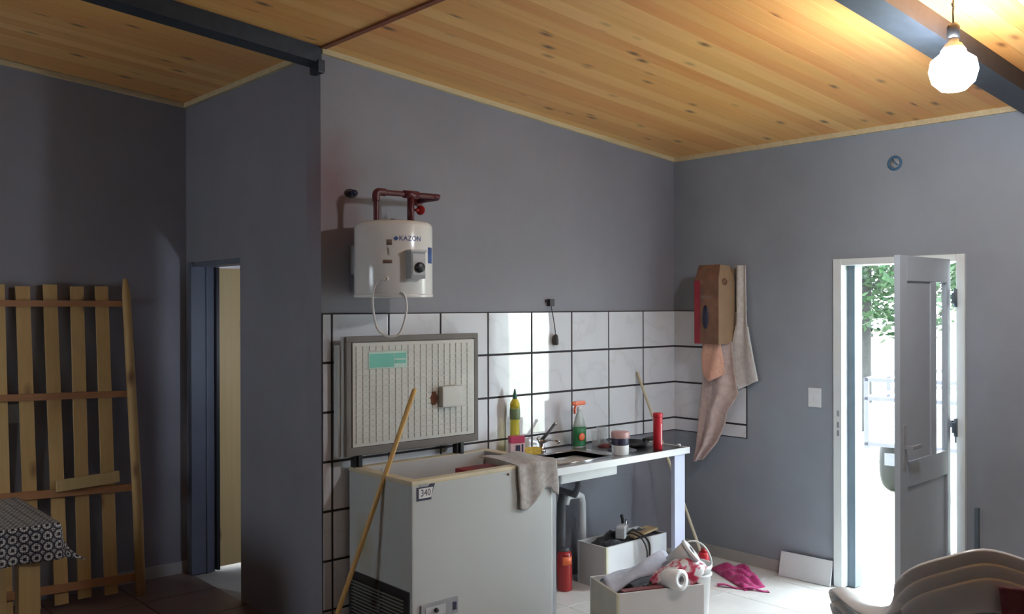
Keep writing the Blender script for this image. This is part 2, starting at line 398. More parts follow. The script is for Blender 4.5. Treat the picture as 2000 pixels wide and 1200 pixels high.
# right wall with door opening Y -2.015..-1.268
DY0, DY1, DH = -2.015, -1.268, 1.995
mb = MB()
mb.box(0, .15, DY1, .15, -.1, zc(0)+.01).box(0, .15, YN-.15, DY0, -.1, zc(0)+.01).box(0, .15, DY0, DY1, DH, zc(0)+.01)
wri = struct('wall_right', mb, 'wall_blue', 'blue grey wall with the open outer door')
# front wall behind the viewer, left wall with an opening added for fill light
def wall_holes(mbx, axis, a0, a1, c0, c1, ztop, holes):
    """wall spanning a0..a1 along axis, thickness c0..c1, rectangular holes (a,b,z0,z1) sorted"""
    cur = a0
    def bx(p, q, z0, z1):
        if axis == 'x': mbx.box(p, q, c0, c1, z0, z1)
        else: mbx.box(c0, c1, p, q, z0, z1)
    for a, b, z0, z1 in holes:
        bx(cur, a, -.1, ztop); bx(a, b, -.1, z0); bx(a, b, z1, ztop); cur = b
    bx(cur, a1, -.1, ztop); return mbx
FW = []
struct('wall_front', wall_holes(MB(), 'x', XL-.15, .15, YN-.15, YN, 3.4, FW), 'wall', 'plain grey wall')
LW = [(.15, .85, 1.1, 1.85)]
struct('wall_left', wall_holes(MB(), 'y', YN-.15, YF+.15, XL-.15, XL, 3.45, LW), 'wall', 'grey side wall with an added opening for fill light')
def fill_window_frame(n, axis, a, b, z0, z1, c):
    m = MB(); t = .05
    def bx(p, q, r, s_):
        if axis == 'x': m.box(p, q, c-.03, c+.03, r, s_, .004)
        else: m.box(c-.03, c+.03, p, q, r, s_, .004)
    bx(a, b, z0, z0+t); bx(a, b, z1-t, z1); bx(a, a+t, z0+t, z1-t); bx(b-t, b, z0+t, z1-t); bx((a+b)/2-.03, (a+b)/2+.03, z0+t, z1-t)
    struct('fill_window_%d' % n, m, 'frame_white', 'white frame of the unseen opening added for fill light')
fill_window_frame(1, 'y', .15, .85, 1.1, 1.85, XL-.075)  # out of view, added and sized to brighten the return wall
# small dark room behind the inner doorway
struct('wall_inner_room', MB().box(XR+.14, -1.0, 2.35, 2.45, -.1, 2.6).box(-1.1, -1.0, .15, 2.35, -.1, 2.6).box(XR+.14, -1.0, .15, 2.45, 2.6, 2.7), 'wall', 'walls of the small room beyond the doorway')
# ceiling slab + planks
def slab(x0, x1, y0, y1, lo, hi):
    return MB().poly([(x0, y0, zc(x0)+lo), (x1, y0, zc(x1)+lo), (x1, y1, zc(x1)+lo), (x0, y1, zc(x0)+lo), (x0, y0, zc(x0)+hi), (x1, y0, zc(x1)+hi), (x1, y1, zc(x1)+hi), (x0, y1, zc(x0)+hi)],
                     [(0, 1, 2, 3), (4, 5, 6, 7), (0, 1, 5, 4), (1, 2, 6, 5), (2, 3, 7, 6), (3, 0, 4, 7)])
cl = struct('ceiling', slab(XL-.15, .15, YN-.15, YF+.15, .012, .1), 'plank', 'sloping ceiling of knotty orange pine boards')
ang = math.atan(SL); PW = .1
def plank_run(x0, x1, y0, y1):
    L = (x1-x0)/math.cos(ang); m = MB().box(-L/2, L/2, -PW/2+.0004, PW/2-.0004, -.002, .012, .001)
    p0 = part('ceiling_plank', m, 'plank', cl, local=True); n = int(round((y1-y0)/PW))
    for k in range(n):
        o = p0 if k == 0 else p0.copy()
        if k: COL.objects.link(o)
        xm = (x0+x1)/2; o.location = Vector((xm, y0+PW*(k+.5), zc(xm))) - cl.location; o.rotation_euler = (0, ang, 0)
plank_run(XR, 0, -4.2, 0.0)
plank_run(-5.6, XR, -2.5, YF)
# trims
def strip_x(n, x0, x1, ya, yb, mat='pale_trim', h=.03):
    return struct('trim_%d' % n, slab(x0, x1, min(ya, yb), max(ya, yb), -h, 0), mat)
strip_x(1, XR, 0, -.022, 0)
struct('trim_2', MB().box(-.022, 0, YN, -.022, zc(0)-.03, zc(0)+.002), 'pale_trim')
strip_x(3, XL, XR, YF-.022, YF)
struct('trim_4', MB().box(XR-.022, XR, .06, YF-.022, zc(XR)-.03, zc(XR)+.003), 'pale_trim')
struct('trim_5', MB().box(XR-.016, XR+.016, -4.2, -.03, zc(XR)-.010, zc(XR)+.003), 'seam', 'red brown cover strip across the ceiling boards')
# beams
b1 = struct('ceiling_beam', slab(XL, XR-.01, -.03, .09, -.085, 0), 'beam', 'dark steel beam running out from the wall corner'); 
b2 = struct('ceiling_beam', slab(XL, 0, -2.52, -2.38, -.09, 0), 'beam', 'dark steel beam beside the lit bulb')
part('end_plate', MB().box(XR-.035, XR+.004, -.04, .05, zc(XR)-.135, zc(XR)-.07, .004), 'beam', b1)
# baseboards
struct('baseboard_far', MB().box(-3.35, XR, YF-.012, YF, 0, .075, .002), 'skirt')
struct('baseboard_right', MB().box(-.012, 0, -1.21, -.01, 0, .075, .002), 'skirt')
# ----- wall tiles (each tile a part)
gr = part('grout', MB().box(XR+.004, 0, -.006, 0, .84, TOP).box(XR+.004, -2.09, -.006, 0, 0, .84), 'grout', wb)
GW = .0125
cache = {}
def wall_tile(owner, axis, a0, a1, z0, z1):
    wdt, hgt = round(a1-a0-GW, 4), round(z1-z0-GW, 4); key = (axis, wdt, hgt)
    if key not in cache:
        m = MB()
        if axis == 'x': m.box(-wdt/2, wdt/2, -.011, -.004, -hgt/2, hgt/2, .0015)
        else: m.box(-.011, -.004, -wdt/2, wdt/2, -hgt/2, hgt/2, .0015)
        o = part('wall_tile', m, 'tile', owner, local=True); cache[key] = o.data
    else:
        o = bpy.data.objects.new('wall_tile', cache[key]); COL.objects.link(o); o.parent = owner
    a = (a0+a1)/2; z = (z0+z1)/2
    o.location = Vector((a, 0, z) if axis == 'x' else (0, a, z)) - owner.location
for k in range(8):
    x1 = -k*TW; x0 = x1-TW
    for r in range(7):
        z1 = TOP-r*TH; z0 = max(z1-TH, 0)
        if k < 6:
            if r > 3: continue
            if r == 3: z0 = .84
        wall_tile(wb, 'x', x0, x1, z0, z1)
for r in range(7):
    z1 = TOP-r*TH; wall_tile(wb, 'x', XR+.004-.005, -8*TW, max(z1-TH, 0), z1)
part('grout', MB().box(-.006, 0, -.616, 0, .84, TOP), 'grout', wri)
for a0, a1 in ((-.3505, 0), (-.616, -.3505)):
    for r in range(4):
        z1 = TOP-r*TH; wall_tile(wri, 'y', a0, a1, .84 if r == 3 else z1-TH, z1)

# ----- outer door: frame is structure, leaf its part
fr = MB()
fr.box(-.02, .15, DY1-.035, DY1+.02, 0, DH+.02, .004).box(-.02, .15, DY0-.02, DY0+.028, 0, DH+.02, .004).box(-.0185, .149, DY0+.029, DY1-.036, DH-.02, DH+.0195, .004)
d1 = struct('door_1', fr, 'frame_white', 'white metal frame of the outer door')
part('inner_stop', MB().box(.05, .14, DY1-.085, DY1-.035, 0, DH-.02, .003), 'frame_dark', d1)
for zz in (.98, 1.05, .93):
    part('strike_plate', MB().box(-.023, -.018, DY1-.02, DY1-.005, zz, zz+.035, .001), 'grey', d1)
# leaf: hinged at (-.05,-1.955), swung in 93 degrees; local x along the leaf from hinge
LM = Matrix.Translation((-.05, -1.955, 0)) @ Matrix.Rotation(math.radians(90+93), 4, 'Z')
LW_, LH = .67, 1.985
def leafbox(m, x0, x1, y0, y1, z0, z1, bv=.003): m.box(x0, x1, y0, y1, z0, z1, bv, LM); return m
leaf = MB()
# y>0 is the face towards the viewer
for x0, x1, z0, z1 in ((0, .05, .01, LH), (LW_-.09, LW_, .01, LH), (.05, LW_-.09, LH-.13, LH), (.05, LW_-.09, .01, .16), (.05, LW_-.09, .80, .93), (.20, .27, .93, LH-.13)):
    leafbox(leaf, x0, x1, -.015, .015, z0, z1)
lf = part('door_leaf', leaf, 'door_alu', d1, 'grey white door leaf standing open into the room')
pn = MB(); leafbox(pn, .27, LW_-.09, -.006, .006, .93, LH-.13, 0); part('upper_panel', pn, 'door_alu', lf)
pn = MB(); leafbox(pn, .05, LW_-.09, -.006, .006, .16, .80, 0); part('lower_panel', pn, 'door_alu', lf)
pn = MB(); leafbox(pn, .05, .20, -.002, .002, .93, LH-.13, 0); part('glass_pane', pn, 'pane', lf)
hd = MB(); leafbox(hd, LW_-.065, LW_-.03, .014, .021, .90, 1.12, .002); leafbox(hd, LW_-.055, LW_-.04, .018, .06, 1.0, 1.018, .003); leafbox(hd, LW_-.16, LW_-.04, .05, .063, 1.0, 1.02, .004)
part('door_handle', hd, 'grey', lf)
for zz in (.25, 1.0, 1.72):
    h = MB(); h.tube([(-.022, -1.985, zz), (-.022, -1.985, zz+.1)], .011); h.box(-.05, 0, -1.99, -1.975, zz+.02, zz+.08, .002)
    part('hinge', h, 'frame_dark', d1)
hk = MB(); hk.box(-.04, -.01, -1.975, -1.96, 1.05, 1.09, .003); hk.tube([(-.015, -1.968, 1.07), (.01, -1.972, 1.06), (.012, -1.974, .96)], .009); part('latch_bar', hk, 'dark_grey', lf)

# ----- inner doorway
jm = MB().box(XR-.012, XR+.145, 1.63, 1.685, 0, 2.02, .003).box(XR+.002, XR+.145, .94, 1.629, 1.99, 2.019, .002)
d2 = struct('door_2', jm, 'jamb_blue', 'blue grey frame of the inner doorway')
part('frame_bead', MB().box(XR+.085, XR+.10, 1.618, 1.632, 0, 1.99, .002), 'jamb_blue', d2)
lf2 = part('door_leaf', MB().box(XR+.165, XR+.885, 1.60, 1.635, .03, 1.985, .003), 'leaf_wood', d2, 'yellow pine leaf opened into the dark room')
part('gap_shade_strip', MB().box(XR+.145, XR+.165, 1.60, 1.637, .01, 1.99), 'black', d2)  # black strip stands in for the shaded gap beside the leaf

# ================================================================= LARGE OBJECTS
def TR(x, y, z, rz=0, rx=0, ry=0): return Matrix.Translation((x, y, z)) @ Matrix.Rotation(rz, 4, 'Z') @ Matrix.Rotation(ry, 4, 'Y') @ Matrix.Rotation(rx, 4, 'X')

# ----- chest freezer
FX0, FX1, FY0, FY1, FZ = -2.725, -1.80, -.605, -.045, .90
fz = thing('chest_freezer', 'white chest freezer with its lid propped open against the tiles', 'freezer', ((FX0+FX1)/2, (FY0+FY1)/2, 0))
m = MB(); t = .055
m.box(FX0, FX1, FY0, FY0+t, .03, FZ-.02, .008).box(FX0, FX1, FY1-t, FY1, .03, FZ-.02, .008).box(FX0, FX0+t, FY0+t-.01, FY1-t+.01, .03, FZ-.02, .006).box(FX1-t, FX1, FY0+t-.01, FY1-t+.01, .03, FZ-.02, .006).box(FX0+.01, FX1-.01, FY0+.01, FY1-.01, .03, .09)
part('cabinet', m, 'stained_enamel', fz)
m = MB()
m.box(FX0-.002, FX1+.002, FY0-.002, FY0+t, FZ-.022, FZ, .006).box(FX0-.002, FX1+.002, FY1-t, FY1+.002, FZ-.022, FZ, .006).box(FX0-.002, FX0+t, FY0+t-.008, FY1-t+.008, FZ-.022, FZ, .006).box(FX1-t, FX1+.002, FY0+t-.008, FY1-t+.008, FZ-.022, FZ, .006)
part('rim', m, 'cream_rim', fz, 'yellowed plastic rim')
m = MB(); l = FX0+t; r = FX1-t; a = FY0+t; b = FY1-t
m.box(l, l+.006, a, b, .3, FZ-.003).box(r-.006, r, a, b, .3, FZ-.003).box(l, r, a, a+.006, .3, FZ-.003).box(l, r, b-.006, b, .3, FZ-.003).box(l, r, a, b, .3, .31)
m.box(FX0+.16, FX0+.17, b-.012, b-.005, .5, FZ-.02)
part('liner', m, 'liner', fz)
for x in (FX0+.06, FX1-.06):
    for y in (FY0+.06, FY1-.06): part('foot', MB().lathe([(.02, 0), (.024, .01), (.018, .035)], 14, TR(x, y, 0)), 'black', fz)
# compressor grille on the left side
gl = part('grille_frame', MB().box(FX0-.008, FX0+.002, -.585, -.055, .335, .372, .003).box(FX0-.008, FX0+.002, -.585, -.545, .05, .335, .003).box(FX0-.008, FX0+.002, -.08, -.055, .05, .335, .003).box(FX0-.003, FX0+.001, -.545, -.08, .05, .335), 'black', fz)
for k in range(16): part('grille_slat', MB().box(FX0-.010, FX0-.002, -.545, -.08, .06+k*.0172, .0665+k*.0172), 'slat_grey', gl)
part('grille_bar', MB().box(FX0-.011, FX0-.003, -.345, -.335, .05, .335), 'dark_grey', gl)
# control panel and marks on the front
cp = part('control_panel', MB().box(-2.68, -2.455, FY0-.01, FY0+.002, .225, .305, .004), 'grey', fz)
part('panel_plate', MB().box(-2.655, -2.535, FY0-.013, FY0-.009, .24, .288, .002), 'light_grey', cp)
part('thermostat_knob', MB().lathe([(.011, 0), (.011, .012), (.007, .015)], 16, TR(-2.595, FY0-.012, .268, 0, PI/2)), 'black', cp)
part('badge', MB().box(-2.49, -2.468, FY0-.013, FY0-.009, .245, .283, .001), 'jar_label', cp)
st = part('sticker', MB().prism([(-2.697, .803), (-2.612, .803), (-2.612, .82), (-2.59, .878), (-2.62, .878), (-2.63, .868), (-2.697, .868)], FY0-.0022, FY0+.001, 'y'), 'jar_label', fz, 'black and white number sticker')
part('sticker_field', MB().prism([(-2.686, .814), (-2.615, .814), (-2.602, .862), (-2.686, .862)], FY0-.0028, FY0-.002, 'y'), 'white', st)
part('sticker_tab', MB().box(-2.68, -2.632, FY0-.0025, FY0, .869, .882), 'grey', st)
part('sticker_number', text_mb('340', .047, lambda x, y, z: (-2.646+x*.85, FY0-.003-z, .838+y)), 'jar_label', st)
part('screw', MB().lathe([(.006, 0), (.006, .004), (0, .005)], 12, TR(-2.12, FY0-.001, .862, 0, PI/2)), 'rust', fz)
# lid: vertical against the wall
LX0, LX1, LZ0, LZ1, LY = -2.775, -1.905, .962, 1.578, -.10
lid = part('lid', MB().box(LX0-.03, LX1+.005, LY+.03, LY+.075, LZ0-.01, LZ1-.045, .01).box(LX0-.012, LX1-.005, LY+.012, LY+.035, LZ0-.005, LZ1, .006), 'white_enamel', fz)
m = MB(); g = .03
m.box(LX0, LX1, LY-.004, LY+.014, LZ0, LZ0+g+.012, .005).box(LX0, LX1, LY-.004, LY+.014, LZ1-g, LZ1, .005).box(LX0, LX0+g, LY-.004, LY+.014, LZ0+g, LZ1-g, .005).box(LX1-g, LX1, LY-.004, LY+.014, LZ0+g, LZ1-g, .005)
part('gasket', m, 'gasket', lid)
ip = part('inner_panel', MB().box(LX0+g+.004, LX1-g-.004, LY-.008, LY+.012, LZ0+g+.014, LZ1-g-.004, .004), 'lid_inner', lid)
m = MB(); nx, nz = 19, 17; px = (LX1-LX0-2*g-.04)/nx; pz = (LZ1-LZ0-2*g-.05)/nz
for i in range(nx):
    for j in range(nz):
        x = LX0+g+.02+i*px; z = LZ0+g+.03+j*pz
        m.prism([(x+.004, z+.003), (x+px-.004, z+.003), (x+px-.004, z+pz-.003), (x+.004, z+pz-.003)], LY-.012, LY-.007, 'y')
part('waffle_pads', m, 'lid_inner', ip, 'embossed pads of the lid lining', 'stuff')
lb = part('energy_label', MB().box(-2.65, -2.405, LY-.0145, LY-.0118, 1.405, 1.495, .001), 'pale_label', ip, 'green label')
part('label_print', MB().box(-2.643, -2.49, LY-.0152, LY-.0142, 1.412, 1.484).box(-2.485, -2.413, LY-.0152, LY-.0142, 1.455, 1.484).box(-2.485, -2.413, LY-.0152, LY-.0142, 1.43, 1.447), 'green_label', lb)
part('lamp_cover', MB().box(-2.195, -2.06, LY-.05, LY-.008, 1.175, 1.29, .008), 'lid_inner', ip)
part('rust_stain', MB().lathe([(0, 0), (.028, .0), (.02, .002), (0, .003)], 18, TR(-2.225, LY-.011, 1.225, 0, PI/2), sy=1.5), 'rust', ip)
for x in (-2.69, -2.02):
    h = part('hinge', MB().box(x-.012, x+.012, LY+.0, LY+.05, .88, LZ0+.02, .003).box(x-.03, x-.018, LY+.01, LY+.05, .89, LZ0+.02, .003), 'black', fz)
# things in the freezer
m = MB().box(-2.15, -1.92, -.44, -.2, .31, .845, .006, TR(0, 0, 0)); single('carton', m, 'card_red', 'reddish brown carton standing inside the open freezer', 'carton')

# ----- rag over the freezer corner
def rag(u, v):
    x = -2.06+.285*u
    if v < .45:
        k = v/.45; y = -.30-.31*k; z = FZ+.004+.005*math.sin(u*9+k*4)+(.004 if k < .95 else 0)
        if x > FX1-.0: z -= .0
    else:
        k = (v-.45)/.55; y = -.617-.006*math.sin(u*14+1)-.004*k; drop = .225-.075*u+.03*math.sin(u*7)+(.02 if u > .85 else 0)
        z = FZ+.002-drop*k
    return (x+.006*math.sin(v*9), y, z)
rg = MB().grid(rag, 22, 26, .004); single('rag', rg, 'rag', 'grey beige rag hanging over the front corner of the freezer', 'cloth')

# ----- broom stick leaning over the freezer
def stick(name, a, b, r, mat, label, cat):
    a = Vector(a); b = Vector(b); d = b-a; L = d.length
    mb = MB().lathe([(r*.9, 0), (r, .01), (r, L*.5), (r*.95, L-.012), (r*.6, L-.002), (0, L)], 14, Matrix.Translation(a) @ d.to_track_quat('Z', 'Y').to_matrix().to_4x4())
    return single(name, mb, mat, label, cat)
stick('broom_handle', (-2.975, -.20, .012), (-2.60, -.458, 1.327), .0125, 'stick', 'long yellow wooden broom handle leaning across the freezer', 'stick')

# ----- counter
CT = .84; CY = -.59; CX0, CX1 = -1.79, -.598
ct = thing('kitchen_counter', 'kitchen counter with dark worktop, white front edge and sink', 'counter', ((CX0+CX1)/2, CY/2, 0))
part('worktop', MB().box(-1.10, CX1, CY+.012, -.012, CT-.03, CT, .003), 'worktop', ct)
sx0, sx1, sy0, sy1 = -1.64, -1.2, -.5, -.19
m = MB().box(CX0, sx0, CY+.012, -.012, CT-.03, CT).box(sx1, -1.10, CY+.012, -.012, CT-.03, CT).box(sx0, sx1, CY+.012, sy0, CT-.03, CT).box(sx0, sx1, sy1, -.012, CT-.03, CT)
sk = part('sink_top', m, 'steel', ct)
part('front_edge', MB().box(CX0, CX1, CY, CY+.014, CT-.036, CT+.003, .002).box(CX1-.001, CX1+.012, CY, -.012, CT-.036, CT+.003, .002), 'white_lam', ct)
m = MB().box(sx0-.004, sx0, sy0, sy1, CT-.095, CT).box(sx1, sx1+.004, sy0, sy1, CT-.095, CT).box(sx0, sx1, sy0-.004, sy0, CT-.095, CT).box(sx0, sx1, sy1, sy1+.004, CT-.095, CT).box(sx0-.004, sx1+.004, sy0-.004, sy1+.004, CT-.1, CT-.094)
part('basin', m, 'steel', sk)
part('basin_tray', MB().box(sx0-.014, sx1+.014, sy0-.02, sy1+.01, CT-.105, CT-.037, .012), 'white', sk, 'white plastic underside of the sink')
part('sink_rim', MB().tube([(sx0, sy0, CT+.002), (sx1, sy0, CT+.002), (sx1, sy1, CT+.002), (sx0, sy1, CT+.002), (sx0, sy0, CT+.002)], .006, 8), 'steel', sk)
part('leg', MB().box(-.712, -.612, CY+.02, CY+.05, 0, CT-.03, .003), 'bluish_white', ct)
part('leg', MB().box(CX0+.01, CX0+.05, CY+.02, CY+.06, 0, CT-.03, .003), 'grey', ct)
m = MB().tube([(-1.32, -.33, CT-.105), (-1.32, -.33, .66), (-1.32, -.3, .6), (-1.29, -.14, .6)], .02)
part('waste_pipe', m, 'dark_grey', ct)
# drain pipe by the wall
m = MB().tube([(-1.20, -.10, .49), (-1.19, -.10, .53), (-1.16, -.10, .542), (-1.09, -.10, .538), (-1.06, -.10, .525), (-1.05, -.10, .48), (-1.05, -.10, .0)], .0235, 14)
single('drain_pipe', m, 'white', 'white bent drain pipe under the counter', 'pipe')
single('waste_hose', MB().tube([(-1.23, -.09, .0), (-1.23, -.09, .3), (-1.225, -.09, .5), (-1.21, -.095, .56)], .03, 12), 'dark_grey', 'dark drain hose beside the white drain pipe', 'pipe')

# ----- water heater
HX, HY, HR, HZ0, HZ1 = -2.572, -.232, .2, 1.775, 2.165
wh = thing('water_heater', 'white electric water heater tank hung on the kitchen wall', 'water heater', (HX, HY, HZ0))
part('tank', MB().lathe([(0, HZ0+.006), (HR-.02, HZ0), (HR-.003, HZ0+.004), (HR, HZ0+.012), (HR, HZ1-.03), (HR-.006, HZ1-.014), (HR-.02, HZ1-.005), (HR-.05, HZ1), (0, HZ1+.006)], 56, TR(HX, HY, 0)), 'heater', wh)
part('bottom_band', MB().lathe([(HR+.002, HZ0+.004), (HR+.003, HZ0+.008), (HR+.003, HZ0+.018), (HR+.001, HZ0+.02)], 56, TR(HX, HY, 0), cap=False), 'heater', wh)
def cylpt(ang_, z, r=HR): return (HX+r*math.cos(ang_), HY+r*math.sin(ang_), z)
for s in (-.1, .1): part('wall_bracket', MB().box(HX+s-.02, HX+s+.02, HY+HR-.03, -.002, 1.9, 2.05, .002), 'grey', wh)
# viewer sees the tank from direction about (-.63,-.78)
A0 = math.radians(-129)
def at(px_off): return A0+math.asin(max(-1, min(1, px_off/HR)))
ca = at(.115)
CM = Matrix.Translation(cylpt(ca, 0)) @ Matrix.Rotation(ca-PI/2+PI, 4, 'Z')   # local -y points out
CMo = Matrix.Translation(cylpt(ca, 0)) @ Matrix.Rotation(ca+PI/2, 4, 'Z')
cb = part('control_box', MB().box(-.042, .042, -.042, .02, 1.868, 2.008, .005, CMo), 'grey', wh)
part('control_cap', MB().box(-.046, .046, -.048, .02, 2.0, 2.012, .003, CMo), 'light_grey', cb)
part('control_face', MB().box(-.034, .036, -.045, -.04, 1.885, 1.99, .002, CMo), 'light_grey', cb)
part('knob', MB().lathe([(.026, 0), (.025, .014), (.018, .018), (0, .018)], 24, CMo @ TR(.004, -.044, 1.924, 0, PI/2)), 'black', cb)
def bend(x, y, z, a, zz): return cylpt(a+x/HR, zz+y, HR+.0008+z)
la = at(.10)
part('brand_print', text_mb('KAZON', .034, lambda x, y, z: bend(x, y, z, la, 2.068)), 'blue_print', wh, 'small blue brand lettering')
part('brand_mark', MB().prism([(-.012, 0), (0, .012), (.012, 0), (0, -.012)], 0, .001, 'z'), 'blue_print', wh)
bpy.data.objects['brand_mark'].parent = wh
bo = bpy.data.objects['brand_mark']
for v in bo.data.vertices:
    c = v.co + (Vector(WM[wh.name].translation)); v.co = Vector(bend(c.x-.075, c.y, c.z, la, 2.068)) - WM[wh.name].translation
def patch(a, z0, z1, w_, mat, name, label=None, thick=.001):
    return part(name, MB().grid(lambda u, v: cylpt(a+(u-.5)*w_/HR, z0+(z1-z0)*v, HR+.001), 6, 2, thick), mat, wh, label)
patch(at(-.004), 2.035, 2.062, .028, 'brown_print', 'rating_mark'); patch(at(-.012), 1.945, 1.962, .045, 'brown_print', 'warning_mark')
patch(at(.19), 1.95, 2.03, .05, 'blue_print', 'side_sticker', 'blue sticker on the side of the tank')
part('painted_glint', MB().box(-.005, .005, -.004, .004, 1.985, 2.025, .002, Matrix.Translation(cylpt(at(.0), 0)) @ Matrix.Rotation(at(.0)+PI/2, 4, 'Z')), 'white', wh)  # white sliver painted on as the vertical highlight of the tank
part('cable_gland', MB().lathe([(.014, 0), (.014, .006), (.006, .01), (0, .01)], 18, Matrix.Translation(cylpt(at(-.018), 1.868)) @ Matrix.Rotation(at(-.018)+PI/2, 4, 'Z') @ Matrix.Rotation(PI/2, 4, 'X')), 'white', wh)
part('gland_hole', MB().lathe([(.005, 0), (.005, .002), (0, .002)], 12, Matrix.Translation(cylpt(at(-.018), 1.868, HR+.010)) @ Matrix.Rotation(at(-.018)+PI/2, 4, 'Z') @ Matrix.Rotation(PI/2, 4, 'X')), 'brown_print', wh)
# mains lead: loop hanging below the tank
def outp(off, z, r=HR+.006): return cylpt(at(off), z, r)
pts = [outp(-.02, 1.866, HR+.012), outp(-.05, 1.862), outp(-.075, 1.83), outp(-.085, 1.775), outp(-.08, 1.70), outp(-.062, 1.625), outp(-.03, 1.592), outp(.01, 1.583), outp(.045, 1.60), outp(.068, 1.66), outp(.078, 1.73), outp(.07, 1.785), outp(.055, 1.80), outp(.05, 1.782, HR-.01)]
def smooth(pts, n=5):
    P = [Vector(p) for p in pts]; out = []
    for i in range(len(P)-1):
        p0, p1, p2, p3 = P[max(i-1, 0)], P[i], P[i+1], P[min(i+2, len(P)-1)]
        for k in range(n):
            t_ = k/n; out.append(.5*((2*p1)+(-p0+p2)*t_+(2*p0-5*p1+4*p2-p3)*t_*t_+(-p0+3*p1-3*p2+p3)*t_**3))
    out.append(P[-1]); return out
part('mains_lead', MB().tube(smooth(pts), .006, 8), 'white', wh, 'white cable hanging in a loop')
part('anode_cap', MB().lathe([(.014, HZ1-.004), (.014, HZ1+.012), (0, HZ1+.012)], 14, TR(HX-.03, HY-.04, 0)), 'black', wh)
# dark red pipework on top
part('inlet_pipe', MB().tube(smooth([(-2.655, -.2, HZ1-.01), (-2.655, -.2, 2.28), (-2.652, -.2, 2.312), (-2.63, -.2, 2.318), (-2.45, -.2, 2.32), (-2.29, -.2, 2.322)], 4), .0145, 12), 'red_pipe', wh, 'dark red inlet pipework')
part('pipe_elbow', MB().tube(smooth([(-2.655, -.2, 2.27), (-2.655, -.2, 2.305), (-2.642, -.2, 2.319), (-2.60, -.2, 2.319)], 4), .020, 12), 'red_pipe', wh)
part('pipe_tee', MB().tube([(-2.485, -.2, 2.32), (-2.395, -.2, 2.321)], .0205, 12).tube([(-2.44, -.2, 2.32), (-2.44, -.2, HZ1-.01)], .019, 12), 'red_pipe', wh)
part('valve_handle', MB().tube([(-2.42, -.2, 2.24), (-2.395, -.215, 2.24)], .008).lathe([(0, -.004), (.024, -.004), (.026, 0), (.024, .006), (0, .008)], 16, TR(-2.39, -.218, 2.24, .6, 0, PI/2)), 'deep_red', wh)
part('wall_flange', MB().tube([(-2.30, -.2, 2.322), (-2.26, -.2, 2.322), (-2.25, -.18, 2.318), (-2.25, -.002, 2.316)], .0145, 12).lathe([(.03, 0), (.03, .006), (.015, .012)], 20, TR(-2.25, 0, 2.316, 0, PI/2)), 'red_pipe', wh)

# stub with cap in the wall
ws = thing('pipe_stub', 'capped dark pipe stub poking from the stained wall left of the heater pipes', 'pipe', (-2.683, 0, 2.30))
part('hole_edge', MB().lathe([(.04, 0), (.038, .004), (.02, .006), (0, .006)], 20, TR(-2.683, 0, 2.326, 0, PI/2), sy=.6), 'socket', ws)
part('stub', MB().tube([(-2.683, 0, 2.326), (-2.683, -.035, 2.325)], .013).tube([(-2.683, -.03, 2.325), (-2.683, -.045, 2.325)], .017), 'jar_label', ws)

# ----- lamp socket hanging from the wall outlet
hs = thing('hanging_socket', 'dark lamp socket hanging on a thin wire from the wall box above the tiles', 'socket', (-1.24, 0, 1.5))
part('wall_box', MB().box(-1.262, -1.222, -.03, 0, 1.73, 1.775, .004).box(-1.275, -1.262, -.012, 0, 1.755, 1.77, .002), 'socket', hs)
part('wire', MB().tube(smooth([(-1.245, -.02, 1.735), (-1.238, -.028, 1.68), (-1.222, -.03, 1.6), (-1.216, -.03, 1.545)]), .003, 6), 'black', hs)
part('socket_shell', MB().lathe([(.006, 1.555), (.014, 1.545), (.018, 1.52), (.018, 1.495), (.014, 1.485), (0, 1.485)], 16, TR(-1.216, -.032, 0)), 'socket', hs)

# ================================================================= COUNTER TOP ITEMS
def bottle(name, prof, mat, loc, label, cat, extra=(), seg=24, sx=1, sy=1, rz=0):
    o = thing(name, label, cat, loc, rz)
    for nm, pr, mt in [('body', prof, mat)]+list(extra):
        part(nm, MB().lathe(pr, seg, None, True, sx, sy), mt, o, local=True)
    return o
yb = bottle('detergent_bottle', [(.026, 0), (.029, .006), (.029, .12), (.027, .2), (.031, .26), (.028, .31), (.014, .335), (0, .336)], 'yellow_liquid', (-1.595, -.07, CT), 'tall yellow dish soap bottle with dark green cap by the tiles', 'bottle',
            [('bottle_label', [(.0296, .215), (.031, .22), (.0318, .25), (.0312, .275), (.0296, .28)], 'bottle_print'), ('shoulder', [(.0293, .285), (.0288, .31), (.0145, .336), (0, .337)], 'yellow'), ('cap', [(.013, .33), (.013, .35), (.008, .372), (.004, .395), (0, .396)], 'dark_green')])
pk = thing('detergent_box', 'small pink and red washing powder pack in front of the yellow bottle', 'box', (-1.645, -.14, CT), math.radians(-20))
part('carton', MB().box(-.045, .045, -.022, .022, 0, .09, .003), 'pale_pink', pk, local=True)
part('red_top', MB().box(-.046, .046, -.023, .023, .085, .128, .006), 'pink', pk, local=True)
part('print', MB().box(-.014, .014, -.0235, -.022, .02, .075).box(.024, .034, -.0235, -.022, .01, .08), 'jar_label', pk, local=True)
single('sponge', MB().box(-.055, .055, -.03, .03, 0, .04, .008, TR(-1.50, -.11, CT, -.3)), 'sponge', 'yellow sponge lying beside the tap', 'sponge')
fc = thing('kitchen_tap', 'small chrome sink tap with a raised dark lever', 'tap', (-1.385, -.08, CT))
part('tap_base', MB().lathe([(.026, 0), (.024, .012), (.016, .018), (.016, .06), (.013, .075), (0, .076)], 18), 'chrome', fc, local=True)
part('spout', MB().tube([(0, 0, .055), (0, -.07, .08), (0, -.13, .085), (0, -.15, .07)], .0095), 'chrome', fc, local=True)
part('lever', MB().tube([(0, 0, .07), (.05, -.01, .115), (.095, -.015, .16)], [.012, .009, .009]), 'dark_grey', fc, local=True)
